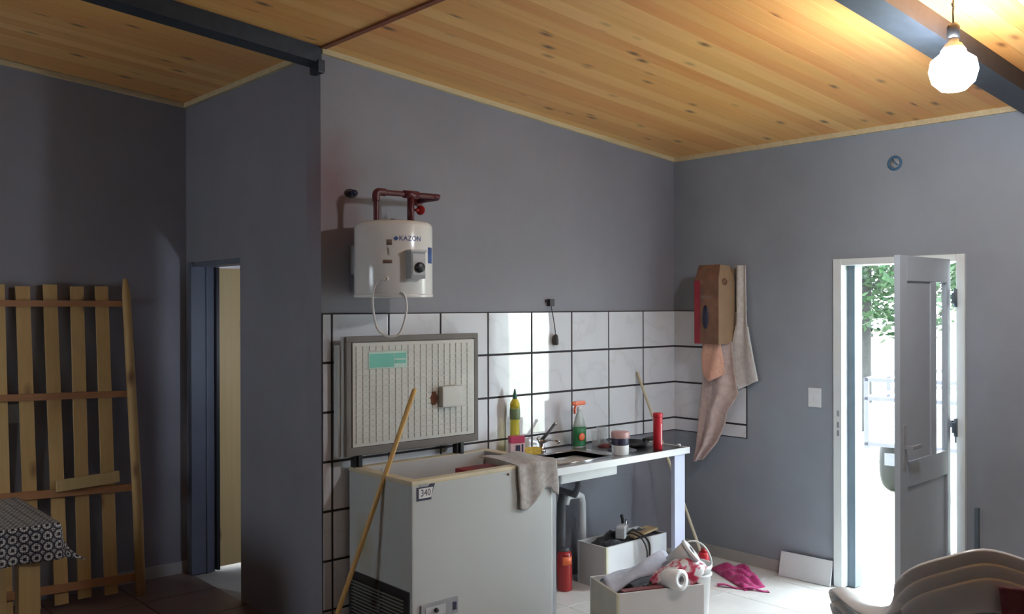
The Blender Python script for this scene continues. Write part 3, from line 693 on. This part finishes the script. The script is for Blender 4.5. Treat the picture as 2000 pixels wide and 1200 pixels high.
part('lever_tip', MB().lathe([(0, -.012), (.011, -.006), (.012, .006), (0, .013)], 14, TR(.1, -.016, .165)), 'chrome', fc, local=True)
part('side_handle', MB().tube([(-.01, 0, .05), (-.03, 0, .08)], .008).tube([(-.045, -.012, .085), (-.015, .012, .088)], .008), 'chrome', fc, local=True)
sb = bottle('spray_bottle', [(.044, 0), (.05, .008), (.05, .1), (.046, .14), (.032, .19), (.016, .225), (.014, .24), (0, .24)], 'spray_clear', (-1.096, -.12, CT), 'spray bottle with orange trigger and green label by the tiles', 'bottle',
            [('bottle_label', [(.0505, .012), (.051, .02), (.051, .1), (.0475, .132)], 'green'), ('neck', [(.017, .232), (.017, .25), (.012, .258), (0, .258)], 'white')], sx=1, sy=.65)
part('trigger_head', MB().box(-.05, .045, -.013, .013, .265, .292, .008).box(-.062, -.045, -.009, .009, .272, .29, .004), 'orange', sb, local=True)
part('trigger', MB().tube([(-.03, 0, .268), (-.042, 0, .245), (-.04, 0, .215)], .007), 'orange', sb, local=True)
part('label_flower', MB().lathe([(0, 0), (.026, 0), (.02, .002), (0, .003)], 10, TR(-.012, -.034, .07, -.15, PI/2)), 'orange', sb, local=True)
gs = bottle('drinking_glass', [(.026, 0), (.031, .10), (.03, .10), (.0255, .006), (0, .006)], 'glass', (-.985, -.16, CT), 'clear drinking glass beside the spray bottle', 'glass')
gs2 = bottle('drinking_glass', [(.03, 0), (.036, .115), (.0345, .115), (.029, .006), (0, .006)], 'glass', (-.90, -.13, CT), 'taller clear glass standing behind the striped jar', 'glass')
jr = bottle('jar', [(.046, 0), (.051, .006), (.051, .05), (.05, .105), (.046, .108), (0, .108)], 'white', (-1.12, -.485, CT), 'white jar with dark band and rosy lid near the counter edge', 'jar',
            [('band', [(.0505, .06), (.0515, .062), (.0515, .098), (.0505, .1)], 'jar_label'), ('lid', [(.054, .103), (.055, .108), (.055, .135), (.051, .14), (0, .14)], 'jar_lid')])
rt = bottle('red_tube', [(.026, 0), (.029, .004), (.029, .205), (.028, .21), (0, .21)], 'red', (-.79, -.5, CT), 'tall red cardboard canister at the right end of the counter', 'canister',
            [('lid', [(.0305, .2), (.031, .205), (.031, .222), (.027, .226), (0, .226)], 'red')])
part('print_stripe', MB().box(-.004, .004, -.0297, -.0285, .03, .16), 'pale_pink', rt, local=True)
pn = thing('frying_pan', 'black frying pan lying behind the red canister', 'pan', (-.83, -.3, CT))
part('pan_body', MB().lathe([(0, .0), (.1, 0), (.125, .03), (.128, .03), (.104, .004), (0, .005)], 28), 'black', pn, local=True)
part('pan_handle', MB().tube([(.12, -.01, .026), (.19, -.03, .036), (.235, -.05, .036)], .009, 10, .013, .007), 'black', pn, local=True)
single('pan_lid', MB().lathe([(.088, 0), (.09, .003), (.05, .016), (0, .02)], 26, TR(-.985, -.38, CT)).lathe([(.012, .018), (.016, .034), (0, .036)], 14, TR(-.985, -.38, CT)), 'dark_grey', 'dark pot lid lying flat behind the striped jar', 'lid')
single('bottle_cap', MB().lathe([(.012, 0), (.012, .014), (.009, .016), (0, .016)], 16, TR(-.62, -.53, CT+.003)), 'white', 'small white bottle cap at the worktop end', 'cap')
single('red_cloth', MB().lathe([(0, 0), (.035, 0), (.03, .012), (.012, .02), (0, .021)], 12, TR(-.96, -.21, CT), sx=1.4), 'maroon_cloth', 'crumpled maroon cloth between the pan and the glasses', 'cloth')
stick('mop_stick', (-.30, -.50, .012), (-.425, -.018, 1.278), .0105, 'stick_pale', 'thin pale stick leaning in the corner beside the counter', 'stick')

# ================================================================= UNDER THE COUNTER
def open_box(o, x0, x1, y0, y1, h, t_, mats, mtx=None):
    part('bottom', MB().box(x0+t_, x1-t_, y0+t_, y1-t_, 0, t_, 0, mtx), mats[0], o, local=True)
    part('front_panel', MB().box(x0, x1, y0, y0+t_, 0, h, .001, mtx), mats[0], o, local=True)
    part('back_panel', MB().box(x0, x1, y1-t_, y1, 0, h, .001, mtx), mats[0], o, local=True)
    part('side_panel', MB().box(x0, x0+t_, y0+t_, y1-t_, 0, h-.002, .001, mtx), mats[1], o, local=True)
    part('side_panel', MB().box(x1-t_, x1, y0+t_, y1-t_, 0, h-.002, .001, mtx), mats[1], o, local=True)
bx = thing('storage_box', 'white open drawer box full of cables under the counter', 'box', (-.845, -.2575, 0))
open_box(bx, -.285, .285, -.1225, .1225, .262, .015, ('white_lam', 'liner'))
part('edge_banding', MB().box(-.289, -.27, -.1245, -.107, 0, .263, .001), 'lam_edge', bx, local=True)
def lump(x0, x1, y0, y1, z0, h, seed, n=12, mat='dark_stuff'):
    rr = random.Random(seed); ph = [rr.uniform(0, 6) for _ in range(6)]
    def f(u, v):
        e = min(u, 1-u, v, 1-v)*2; k = min(1, e*3)**.6
        z = z0+k*h*(.62+.2*math.sin(u*9+ph[0])*math.cos(v*8+ph[1])+.18*math.sin(u*17+v*13+ph[2]))
        return (x0+(x1-x0)*u, y0+(y1-y0)*v, z)
    return MB().grid(f, n, n, .006)
single('black_cloth', lump(-1.112, -.578, -.362, -.153, .20, .105, 3), 'black_stuff', 'dark crumpled cloth filling the cable box', 'cloth')
pa = thing('power_adapter', 'grey white power adapter lying on the dark cloth in the cable box', 'adapter', (-.90, -.30, .275), .5)
part('case', MB().box(-.055, .055, -.03, .03, 0, .065, .008), 'light_grey', pa, local=True); part('top_case', MB().box(-.05, .05, -.026, .026, .06, .075, .006), 'white', pa, local=True)
part('cable', MB().tube(smooth([(.0, -.03, .02), (.0, -.06, .03), (-.01, -.13, .0), (-.0, -.16, -.08), (.0, -.155, -.2)]), .0055, 8), 'black', pa, local=True)
part('cable', MB().tube(smooth([(.03, -.03, .02), (.05, -.06, .035), (.07, -.125, .0), (.1, -.155, -.06), (.115, -.15, -.17)]), .0055, 8), 'black', pa, local=True)
cl_ = thing('clamp', 'small dark and chrome clamp beside the power adapter', 'tool', (-.78, -.2, .28))
part('jaw', MB().tube([(0, 0, 0), (.0, 0, .07), (-.012, 0, .1)], .01).tube([(.02, 0, .01), (.035, -.01, .05)], .008), 'black', cl_, local=True)
part('screw', MB().tube([(.012, -.012, -.01), (.02, -.012, .07)], .006), 'chrome', cl_, local=True)
single('plywood_offcut', MB().box(-.13, .13, -.045, .045, 0, .012, .001, TR(-.72, -.30, .272, .1, 0, -.05)), 'plywood', 'brown plywood offcut on top of the cable box', 'board')
rb = bottle('red_bottle', [(.042, 0), (.046, .006), (.046, .2), (.042, .225), (.03, .238), (0, .24)], 'deep_red', (-1.30, -.19, 0), 'red plastic bottle standing on the floor beside the freezer', 'bottle', [('cap', [(.03, .232), (.03, .256), (0, .258)], 'dark_grey')])
part('label', MB().grid(lambda u, v: (.0468*math.cos(-2.6+u*1.5), .0468*math.sin(-2.6+u*1.5), .16+.05*v), 8, 2, .0006), 'orange', rb, local=True)

# ----- front box with rubbish
R2 = math.radians(-21.8)
b2x = thing('rubbish_box', 'white open box heaped with cloth, plastic bag and paper roll', 'box', (-1.555, -1.05, 0), R2)
open_box(b2x, -.245, .245, -.165, .165, .30, .014, ('white_lam', 'tan_lam'))
part('edge_banding', MB().box(-.247, -.235, -.167, -.15, 0, .301, .001), 'lam_edge', b2x, local=True)
B2M = Matrix.Translation((-1.555, -1.05, 0)) @ Matrix.Rotation(R2, 4, 'Z')
def l2w(m): bmesh.ops.transform(m.bm, matrix=B2M, verts=m.bm.verts); return m
single('dark_rubbish', l2w(lump(-.226, .226, -.146, .146, .19, .10, 11, 14)), 'dark_stuff', 'dark brown crumpled rubbish at the bottom of the white box', 'cloth')
def pap(u, v):
    x = -.21+.38*u; y = .12-.13*v+.02*u
    z = .285+.115*u+.028*math.sin(v*3.1)+.012*math.sin(u*8+v*5)-.03*v
    return (x, y, z)
single('folded_cloth', l2w(MB().grid(pap, 16, 12, .01)), 'papers', 'pale blue grey cloth lying over the heap in the white box', 'cloth')
single('maroon_folder', l2w(MB().box(-.20, .02, -.15, -.11, .285, .297, .002).box(-.20, .03, -.145, -.10, .298, .303, .001)), 'maroon_cloth', 'flat maroon folder along the front edge of the white box', 'folder')
def bagf(u, v):
    th = 2*PI*u; k = math.sin(PI*min(max(v, .02), .98))**.55
    r = .1*k*(1+.16*math.sin(3*th+5*v)+.1*math.sin(7*th+11*v))
    return (.145+.16*(v-.5)*2, -.075+r*math.cos(th)*.8, .335+.03*(v-.5)*2+r*math.sin(th)*.72)
single('plastic_bag', l2w(MB().grid(bagf, 28, 16, .002)), 'bag', 'crumpled red and white plastic bag heaped in the white box', 'bag')
pr = thing('paper_roll', 'white paper roll with hollow core lying on the plastic bag', 'paper roll', (0, 0, 0))
pr.location = (B2M @ Vector((.085, -.14, .335))); pr.rotation_euler = (PI/2-.15, 0, R2+.35)
WM[pr.name] = Matrix()
part('roll', MB().lathe([(.022, -.05), (.05, -.05), (.053, -.045), (.053, .05), (.022, .05), (.022, -.05)], 26, None, False), 'white', pr, local=True)
part('core', MB().lathe([(.022, -.051), (.022, .051), (.019, .051), (.019, -.051), (.022, -.051)], 22, None, False), 'grey', pr, local=True)
cu = thing('plastic_cup', 'grey white plastic tub tipped over on top of the bag', 'tub', tuple(B2M @ Vector((.19, -.03, .405))))
cu.rotation_euler = (.2, .85, R2-.25); WM[cu.name] = Matrix()
part('tub_body', MB().lathe([(.0, -.06), (.05, -.06), (.06, .065), (.057, .065), (.047, -.055), (0, -.055)], 26), 'light_grey', cu, local=True)
part('tub_lid', MB().lathe([(.063, .058), (.066, .062), (.066, .072), (.03, .074), (.028, .07), (0, .07)], 26), 'white', cu, local=True)
part('lid_slot', MB().box(-.012, .012, -.028, .028, .0735, .0755, .003), 'black', cu, local=True)
# ----- bucket
bk = thing('bucket', 'white plastic bucket with wire handle behind the rubbish box', 'bucket', (-1.185, -1.068, 0))
part('bucket_body', MB().lathe([(0, .004), (.078, 0), (.082, .006), (.098, .30), (.102, .30), (.104, .325), (.099, .325), (.095, .30), (.078, .012), (0, .012)], 36), 'white', bk, local=True)
part('rim_band', MB().lathe([(.097, .265), (.104, .268), (.104, .276), (.098, .28)], 36, None, False), 'white', bk, local=True)
hp = [(.105*math.cos(a_)*.749-.0, -.105*math.cos(a_)*.663, .30+.145*math.sin(a_)) for a_ in [PI*k/16 for k in range(17)]]
part('bucket_handle', MB().tube(hp, .0048, 8), 'white', bk, local=True)
rc = bottle('red_can', [(.03, 0), (.034, .005), (.034, .2), (.03, .215), (0, .216)], 'red', (-.62, -.72, 0), 'red canister on the floor behind the bucket', 'canister', [('cap', [(.02, .212), (.02, .235), (0, .236)], 'deep_red')])

# ================================================================= RIGHT WALL ITEMS
hb = thing('hanging_carton', 'brown cardboard carton with red edge and blue oval hung on the wall', 'carton', (-.1, -.44, 1.475))
X0, X1, Y0, Y1, Z0, Z1 = -.2, -.012, -.528, -.335, 1.475, 1.9
part('front_face', MB().box(X0, X0+.006, Y0, Y1, Z0, Z1, .001), 'card_dark', hb)
part('side_face', MB().box(X0+.006, X1, Y0, Y0+.006, Z0, Z1, .001), 'card', hb)
part('side_face', MB().box(X0+.006, X1, Y1-.006, Y1, Z0, Z1, .001), 'card', hb)
part('back_face', MB().box(X1-.006, X1, Y0+.006, Y1-.006, Z0, Z1+.08, .001), 'card', hb)
part('red_edge', MB().box(X0-.0015, X0+.001, Y1-.045, Y1+.002, Z0, Z1, .0005), 'card_red', hb)
part('oval_print', MB().lathe([(0, 0), (.05, 0), (.05, .0015), (0, .0015)], 28, TR(X0, -.425, 1.655, 0, 0, -PI/2), sx=1.6, sy=.5), 'jar_label', hb)
part('print_line', MB().box(X0-.0012, X0, -.47, -.39, 1.78, 1.797), 'brown_print', hb)
part('top_flap', MB().poly([(X0, Y0, Z1), (X0, Y1, Z1), (X0+.035, Y1-.01, Z1+.105), (X0+.035, Y0+.01, Z1+.105)], [(0, 1, 2, 3)], False, .004), 'card_dark', hb)
part('top_flap', MB().poly([(X0+.005, Y0, Z1-.005), (X1, Y0, Z1-.005), (X1-.02, Y0+.03, Z1+.10), (X0+.04, Y0+.02, Z1+.105)], [(0, 1, 2, 3)], False, .004), 'card', hb)
part('torn_mark', MB().lathe([(0, 0), (.03, 0), (.02, .002), (0, .002)], 9, TR(X0+.07, Y0+.0, 1.89, 0, PI/2), sy=.8), 'card_dark', hb)
# long pink towel below the carton
def interp(tab, v):
    for (v0, *p), (v1, *q) in zip(tab, tab[1:]):
        if v <= v1+1e-9:
            k = (v-v0)/(v1-v0); k = k*k*(3-2*k); return [a_+(b_-a_)*k for a_, b_ in zip(p, q)]
    return list(tab[-1][1:])
TWT = [(0, -.345, 1.49, -.545, 1.49), (.25, -.33, 1.27, -.57, 1.29), (.4, -.31, 1.14, -.605, 1.14), (.52, -.30, 1.03, -.525, 1.03), (.7, -.28, .87, -.505, .92), (.85, -.262, .75, -.45, .81), (1, -.235, .65, -.335, .68)]
def tw(u, v):
    yl, zl, yr, zr = interp(TWT, v)
    return (-.085-.022*math.sin(u*12+v*3)*(.5+.5*v)-.025*math.sin(u*PI), yl+(yr-yl)*u, zl+(zr-zl)*u)
single('towel', MB().grid(tw, 26, 34, .006), 'towel', 'long dusty pink towel hanging below the cardboard carton', 'towel')
def pc(u, v): return (-.145-.012*math.sin(u*8+v*4)-.02*math.sin(u*PI), -.365-.15*u+.03*v*(1-2*u)*.5, 1.49-.27*v*(1-.35*abs(u-.45)))
single('peach_cloth', MB().grid(pc, 14, 14, .004), 'peach', 'short peach cloth showing below the carton', 'cloth')
T2T = [(0, -.56, 2.0, -.63, 2.0), (.45, -.56, 1.62, -.64, 1.62), (.6, -.535, 1.5, -.66, 1.5), (.75, -.51, 1.376, -.685, 1.38), (.88, -.54, 1.27, -.705, 1.29), (1, -.577, 1.173, -.716, 1.233)]
def t2(u, v):
    yl, zl, yr, zr = interp(T2T, v)
    return (-.028-.010*math.sin(u*7+v*2), yl+(yr-yl)*u, zl+(zr-zl)*u)
tt = single('tea_towel', MB().grid(t2, 16, 30, .006), 'towel_pale', 'pale tea towel hanging on the wall beside the carton', 'towel')
for uu in (0, 1): part('hem', MB().tube([(lambda q: (q[0]-.002, q[1], q[2]))(t2(uu, .5+.5*k/14)) for k in range(15)], .006, 6), 'white', tt)
sw = thing('light_switch', 'white light switch plate on the wall beside the outer door', 'switch', (0, -1.115, 1.09))
part('plate', MB().box(-.011, 0, -1.158, -1.072, 1.092, 1.212, .004), 'switch', sw)
part('rocker', MB().box(-.016, -.01, -1.14, -1.118, 1.125, 1.18, .002), 'switch', sw); part('rocker', MB().box(-.016, -.01, -1.112, -1.09, 1.125, 1.18, .002), 'switch', sw)
cr = thing('conduit_box', 'round blue conduit box set high in the wall above the outer door', 'electrical box', (0, -1.632, 2.515))
part('ring', MB().lathe([(.03, 0), (.043, 0), (.044, .005), (.036, .008), (.03, .006)], 26, TR(0, -1.632, 2.563, 0, 0, -PI/2), False), 'ring_blue', cr)
part('cover', MB().lathe([(0, .001), (.03, .001), (.03, .003), (0, .003)], 20, TR(0, -1.632, 2.563, 0, 0, -PI/2)), 'grey', cr)
part('wires', MB().tube([(-.004, -1.65, 2.55), (-.02, -1.635, 2.57), (-.006, -1.62, 2.585)], .004, 6), 'ring_blue', cr)
# leaning white board and pink cloth on the floor
single('white_board', MB().box(0, .345, -.012, 0, 0, .155, .002, Matrix.Translation((-.055, -1.242, .003)) @ Matrix.Rotation(math.radians(94), 4, 'Z') @ Matrix.Rotation(math.radians(14), 4, 'X')), 'white_lam', 'white tile board leaning on the skirting beside the door', 'board')
def mg(u, v):
    x = -.17-.24*u-.04*v; y = -.60-.36*u+.17*(v-.5)*(1.25-u)
    e = min(u, 1-u, v, 1-v)*2; k = min(1, e*2.5)**.7
    return (x+.10*(v-.5)*-1.2, y, .004+k*(.046*(1-.55*u)+.014*math.sin(u*25+v*5)+.012*math.sin(v*17+u*13)))
single('magenta_cloth', MB().grid(mg, 30, 16, .005), 'magenta', 'crumpled magenta cloth lying on the pale floor', 'cloth')
def mg2(u, v): return (-.56+.13*u+.02*v, -.77-.28*u+.025*(v-.5), .006+.008*math.sin(u*12))
single('magenta_strap', MB().grid(mg2, 16, 3, .006), 'magenta', 'narrow magenta strap lying in front of the magenta cloth', 'strap')
single('cable_duct', MB().box(-.025, 0, -2.105, -2.085, .05, .62, .003), 'frame_dark', 'short dark cable duct on the wall right of the outer door', 'duct')

# ================================================================= LEFT ROOM
pl = thing('wooden_pallet', 'tall slatted pine pallet frame leaning on the dark wall', 'pallet', (-3.7, 1.55, 0))
def lean(z): return 1.50+.19*z/1.9
slx = [(-3.405, -3.412), (-3.547, -3.562), (-3.697, -3.688), (-3.843, -3.836), (-3.975, -3.978), (-4.115, -4.12), (-4.255, -4.26), (-4.395, -4.39)]
for k, (xt, xb) in enumerate(slx):
    zb = .02+(.01 if k == 1 else 0); zt = 1.865+random.uniform(-.012, .008); wv = .037
    yb_, yt = lean(zb), lean(zt); th = .018
    m = MB().poly([(xb-wv, yb_, zb), (xb+wv, yb_, zb), (xb+wv, yb_+th, zb), (xb-wv, yb_+th, zb), (xt-wv, yt, zt), (xt+wv, yt, zt), (xt+wv, yt+th, zt), (xt-wv, yt+th, zt)], [(0, 1, 2, 3), (4, 5, 6, 7), (0, 1, 5, 4), (1, 2, 6, 5), (2, 3, 7, 6), (3, 0, 4, 7)])
    part('slat', m, 'pallet', pl)
part('post', MB().tube([(-3.262, 1.45, .0), (-3.262, 1.49, .5), (-3.275, 1.55, 1.2), (-3.29, 1.595, 1.80), (-3.294, 1.61, 1.905)], [.029, .029, .027, .025, .012], 14), 'pallet', pl)
for zl, zr, hh in ((1.757, 1.752, .018), (1.232, 1.20, .019), (.69, .635, .022), (.145, .10, .022)):
    yl, yr = lean(zl)-.024, lean(zr)-.024
    m = MB().poly([(-4.45, yl, zl-hh), (-3.25, yr, zr-hh), (-3.25, yr+.022, zr-hh), (-4.45, yl+.022, zl-hh), (-4.45, yl, zl+hh), (-3.25, yr, zr+hh), (-3.25, yr+.022, zr+hh), (-4.45, yl+.022, zl+hh)], [(0, 1, 2, 3), (4, 5, 6, 7), (0, 1, 5, 4), (1, 2, 6, 5), (2, 3, 7, 6), (3, 0, 4, 7)])
    part('rail', m, 'pallet_rail', pl)
single('wood_offcut', MB().box(-.175, .175, -.03, -.005, -.03, .035, .002, TR(-3.535, lean(.7)-.026, .705, 0, 0, -.045)), 'table_leg', 'short pine offcut resting on the third pallet rail', 'board')
single('wall_outlet', MB().box(-3.93, -3.845, YF-.012, YF, 1.06, 1.17, .003), 'light_grey', 'pale wall outlet plate behind the pallet slats', 'outlet')
# table with oilcloth
TX, TY, TZ = -3.995, .40, .735
tb = thing('dining_table', 'pine table under the flower print oilcloth', 'table', (-4.5, .75, 0))
part('tabletop', MB().box(-5.15, TX-.004, TY+.004, 1.16, TZ-.03, TZ-.004, .004), 'table_leg', tb)
for x, y in ((TX-.13, TY+.05), (TX-.13, 1.07), (-5.08, TY+.05), (-5.08, 1.07)): part('leg', MB().box(x-.045, x+.045, y-.035, y+.035, 0, TZ-.03, .003), 'table_leg', tb)
def cloth(s, t_):
    # s to the right (0..1.15 table then hang), t_ towards the viewer
    hang = .165; S = 1.155; T = .76
    ex = max(0, s-S); ey = max(0, t_-T); r = math.hypot(ex, ey)
    x = -5.15+min(s, S); y = 1.16-min(t_, T); z = TZ
    if r > 0:
        dx, dy = ex/r, ey/r; c_ = min(ex, ey)/hang
        out = r*(.10+.42*c_)+.012*math.sin((s if ey > 0 else t_)*24)*min(1, r/.08); z = TZ-math.sqrt(max(r*r*(1-.2*c_)-(r*.1)**2, 0))*(1-.18*c_)
        x += dx*out; y -= dy*out
    return Vector((x, y, z))
N1, N2 = 70, 56; hang = .165; S_, T_ = 1.155+hang, .76+hang
vv = [cloth(S_*i/N1, T_*j/N2) for j in range(N2+1) for i in range(N1+1)]
m = MB(); bmv = [m.bm.verts.new(p) for p in vv]; uvl = m.bm.loops.layers.uv.new('UVMap')
for j in range(N2):
    for i in range(N1):
        q = [(i, j), (i+1, j), (i+1, j+1), (i, j+1)]
        f = m.bm.faces.new([bmv[b_*(N1+1)+a_] for a_, b_ in q]); f.smooth = True
        for lp, (a_, b_) in zip(f.loops, q): lp[uvl].uv = (S_*a_/N1, T_*b_/N2)
bmesh.ops.recalc_face_normals(m.bm, faces=m.bm.faces)
tc_ = single('tablecloth', m, 'flower', 'oilcloth with white flower print on black over the pine table', 'tablecloth')
sol = tc_.modifiers.new('thick', 'SOLIDIFY'); sol.thickness = .0025

# ================================================================= PENDANT BULB
BX, BY, BZ = -1.57, -2.63, 2.655
pb = thing('pendant_bulb', 'lit white bulb hanging on a wire below the pine ceiling', 'lamp', (BX, BY, BZ-.08))
part('bulb_globe', MB().lathe([(0, -.092), (.045, -.082), (.078, -.05), (.09, -.005), (.082, .035), (.05, .06)], 32, TR(BX, BY, BZ), False), 'bulb', pb, 'lit globe')
part('bulb_base', MB().lathe([(.05, .055), (.046, .075), (.03, .10), (.02, .105), (.02, .135), (0, .14)], 24, TR(BX, BY, BZ)), 'white', pb)
part('lamp_holder', MB().lathe([(.024, .12), (.024, .165), (.014, .18), (0, .18)], 18, TR(BX, BY, BZ)), 'black', pb)
part('wire', MB().tube([(BX, BY, BZ+.17), (BX-.004, BY, BZ+.22), (BX, BY, zc(BX))], .0035, 6).tube([(BX-.012, BY, zc(BX)-.025), (BX, BY, zc(BX)-.05), (BX+.012, BY, zc(BX)-.025), (BX, BY, zc(BX)-.003)], .0035, 6), 'black', pb)
# lamp inside the small room
wl = thing('wall_lamp', 'small lit wall lamp inside the dark room', 'lamp', (-2.45, .15, 1.40))
part('lamp_base', MB().lathe([(.04, 0), (.04, .02), (.02, .05)], 18, TR(-2.45, .15, 1.45, 0, -PI/2)), 'white', wl)
part('lamp_globe', MB().lathe([(0, -.05), (.04, -.03), (.05, 0), (.04, .03), (0, .05)], 20, TR(-2.45, .245, 1.45)), 'lamp2', wl)

# ================================================================= STACKED CHAIRS
def make_chair(name, mat, label):
    t_ = thing(name, label, 'chair', (0, 0, 0), 0, 'stacked plastic armchairs')
    half = [(-.268, .25, .545), (-.283, .225, .582), (-.29, .15, .597), (-.29, .02, .598), (-.284, -.09, .612), (-.264, -.18, .632), (-.238, -.235, .695), (-.188, -.262, .762), (-.10, -.285, .80), (0, -.292, .822)]
    wd = [(1, 0, .1), (1, 0, .1), (1, 0, 0), (1, 0, 0), (1, -.1, .3), (.7, -.2, .7), (.35, -.1, 1), (.1, 0, 1), (0, 0, 1), (0, 0, 1)]
    P = smooth([Vector(p) for p in half+[(-x, y, z) for x, y, z in half[-2::-1]]], 4)
    Wd = smooth([Vector(p) for p in wd+[(x, -y if False else y*1, z) if False else (-x, y, z) for x, y, z in wd[-2::-1]]], 4)
    n = len(P); left = P[:n//2+1]; lw = Wd[:n//2+1]; nl = len(left)
    wide_ = [.040+.016*max(0, (i/nl-.55)/.45) for i in range(nl)]
    full = left+[Vector((-p.x, p.y, p.z)) for p in left[-2::-1]]
    fw = lw[:-1]+[Vector((0, 0, 1))]+[Vector((-q.x, q.y, q.z)) for q in lw[-2::-1]]
    m = MB().tube(full, .03, 12, wide_+wide_[-2::-1], .011, True, fw)
    part('arm_rim', m, mat, t_, local=True)
    m = MB().grid(lambda u, v: ((u-.5)*(.46-.04*v), .24-.44*v, .425-.018*math.sin(PI*u)*math.sin(PI*v)-.015*v-(.02*(1-v*8) if v < .125 else 0)), 12, 12, .006)
    part('seat', m, mat, t_, local=True)
    for k in range(7):
        x = -.15+.05*k; yt_ = -.29+.05*(x/.2)**2; zt_ = .785-.03*(abs(x)/.16)**2
        m = MB().tube([(x*1.05, -.205, .41), (x*1.08, -.245, .55), (x*1.08, yt_+.012, .70), (x, yt_, zt_)], .01, 8, .0185, .004, True, (1, 0, 0))
        part('back_slat', m, mat, t_, local=True)
    part('back_panel', MB().grid(lambda u, v: ((u-.5)*.34, -.262+.07*(u-.5)**2*4*.2-.018*v, .62+(.165-.04*((u-.5)*2)**2)*v), 10, 3, .006), mat, t_, local=True)
    for sx in (-1, 1):
        part('leg', MB().tube([(sx*.268, .25, .55), (sx*.255, .245, .40), (sx*.268, .275, 0)], .02, 10, [.03, .032, .022], [.014, .016, .016], True, (sx*.4, 1, 0)), mat, t_, local=True)
        part('leg', MB().tube([(sx*.215, -.225, .66), (sx*.215, -.19, .42), (sx*.245, -.30, 0)], .02, 10, [.024, .032, .022], [.01, .016, .016], True, (sx, -.6, 0)), mat, t_, local=True)
    return t_
CHX, CHY, CHR = -2.03, -2.797, math.radians(-43)
lab = ['white plastic armchair at the bottom of the chair stack', 'white plastic armchair in the middle of the chair stack', 'white plastic armchair on top of the chair stack']
c_w = make_chair('plastic_chair', 'chair_white', lab[0])
for k in range(3):
    o = c_w if k == 0 else dup(c_w)
    o['label'] = lab[k]; o.location = (CHX+.010*k, CHY+.011*k, .042*k); o.rotation_euler = (0, 0, CHR)
CHM = Matrix.Translation((CHX, CHY, 0)) @ Matrix.Rotation(CHR, 4, 'Z')
def drape(u, v):
    return CHM @ Vector((.02+.21*u+.008*math.sin(v*7), -.316+.06*max(0, u-.55)-.02*v-.006*math.sin(u*13+v*3), .858-.45*v-.03*u))
single('draped_cloth', MB().grid(drape, 16, 18, .006), 'maroon_cloth', 'dark red cloth hanging on the back of the chair stack', 'cloth')

# ================================================================= OUTDOORS
struct('ground', MB().box(.15, 60, -40, 50, -.3, -.06), 'grass', 'bright open ground outside the door')
tr = thing('tree', 'leafy green tree with grey trunk outside the open door', 'tree', (7.2, 2.3, -.06))
part('trunk', MB().tube([(7.2, 2.3, -.1), (7.22, 2.32, .9), (7.2, 2.3, 1.8), (7.25, 2.3, 2.7), (7.3, 2.35, 4.0)], [.1, .085, .08, .07, .04], 12), 'bark', tr)
for a_ in range(9):
    th = a_*2.4; zz = 1.9+.18*a_; L = 1.6-.08*a_
    part('branch', MB().tube([(7.2, 2.3, zz), (7.2+L*.5*math.cos(th), 2.3+L*.5*math.sin(th), zz+.35), (7.2+L*math.cos(th), 2.3+L*math.sin(th), zz+.45)], [.035, .022, .008], 7), 'bark', tr)
m = MB(); rr = random.Random(5); vs2 = []; fs2 = []
for k in range(15000):
    th = rr.uniform(0, 2*PI); ph = rr.uniform(-1, 1); rad = rr.uniform(.25, 1)**.5
    x = 7.2+2.1*rad*math.cos(th)*math.sqrt(1-ph*ph); y = 2.3+2.1*rad*math.sin(th)*math.sqrt(1-ph*ph); z = 3.05+1.85*rad*ph+.25*math.sin(x*3)*math.cos(y*3)
    if math.sin(x*4.1+1)*math.sin(y*4.6)*math.sin(z*4.3) > .28: continue
    s = rr.uniform(.05, .1); a1 = Vector((rr.uniform(-1, 1), rr.uniform(-1, 1), rr.uniform(-.6, .6))).normalized(); b1_ = a1.cross(Vector((rr.uniform(-1, 1), rr.uniform(-1, 1), rr.uniform(-1, 1)))).normalized()
    c0 = Vector((x, y, z)); i0 = len(vs2); vs2 += [c0-a1*s, c0+b1_*s*.4, c0+a1*s, c0-b1_*s*.4]; fs2.append((i0, i0+1, i0+2, i0+3))
me = bpy.data.meshes.new('foliage'); base = Vector((7.2, 2.3, -.06)); me.from_pydata([v-base for v in vs2], [], fs2); me.materials.append(M['leaf'])
o = bpy.data.objects.new('foliage', me); COL.objects.link(o); o.parent = tr; o['kind'] = 'stuff'
# small trailer parked outside
tl = thing('trailer', 'white utility trailer with grey rails parked on the bright ground', 'trailer', (3.6, -.8, -.06), math.radians(12))
part('bed', MB().box(-.75, .75, -.9, .9, .55, .9, .01), 'car_white', tl, local=True)
for z in (.93, 1.10, .52):
    part('rail', MB().box(-.78, .78, -.93, -.89, z, z+.035, .004).box(-.78, -.74, -.93, .93, z, z+.035, .004).box(.74, .78, -.93, .93, z, z+.035, .004).box(-.78, .78, .89, .93, z, z+.035, .004), 'car_grey', tl, local=True)
for x in (-.76, 0, .76):
    for y in (-.91, .91): part('rail_post', MB().box(x-.02, x+.02, y-.02, y+.02, .5, 1.13, .003), 'car_grey', tl, local=True)
part('number_plate', MB().box(-.785, -.78, .35, .75, .36, .47, .003), 'car_grey', tl, local=True)
for y in (-.85, .85): part('wheel', MB().lathe([(.1, -.08), (.28, -.08), (.3, -.05), (.3, .05), (.28, .08), (.1, .08)], 28, TR(0, y, .3, 0, PI/2)), 'tyre', tl, local=True)
part('drawbar', MB().tube([(.75, 0, .5), (1.6, 0, .45)], .035, 10), 'car_grey', tl, local=True)
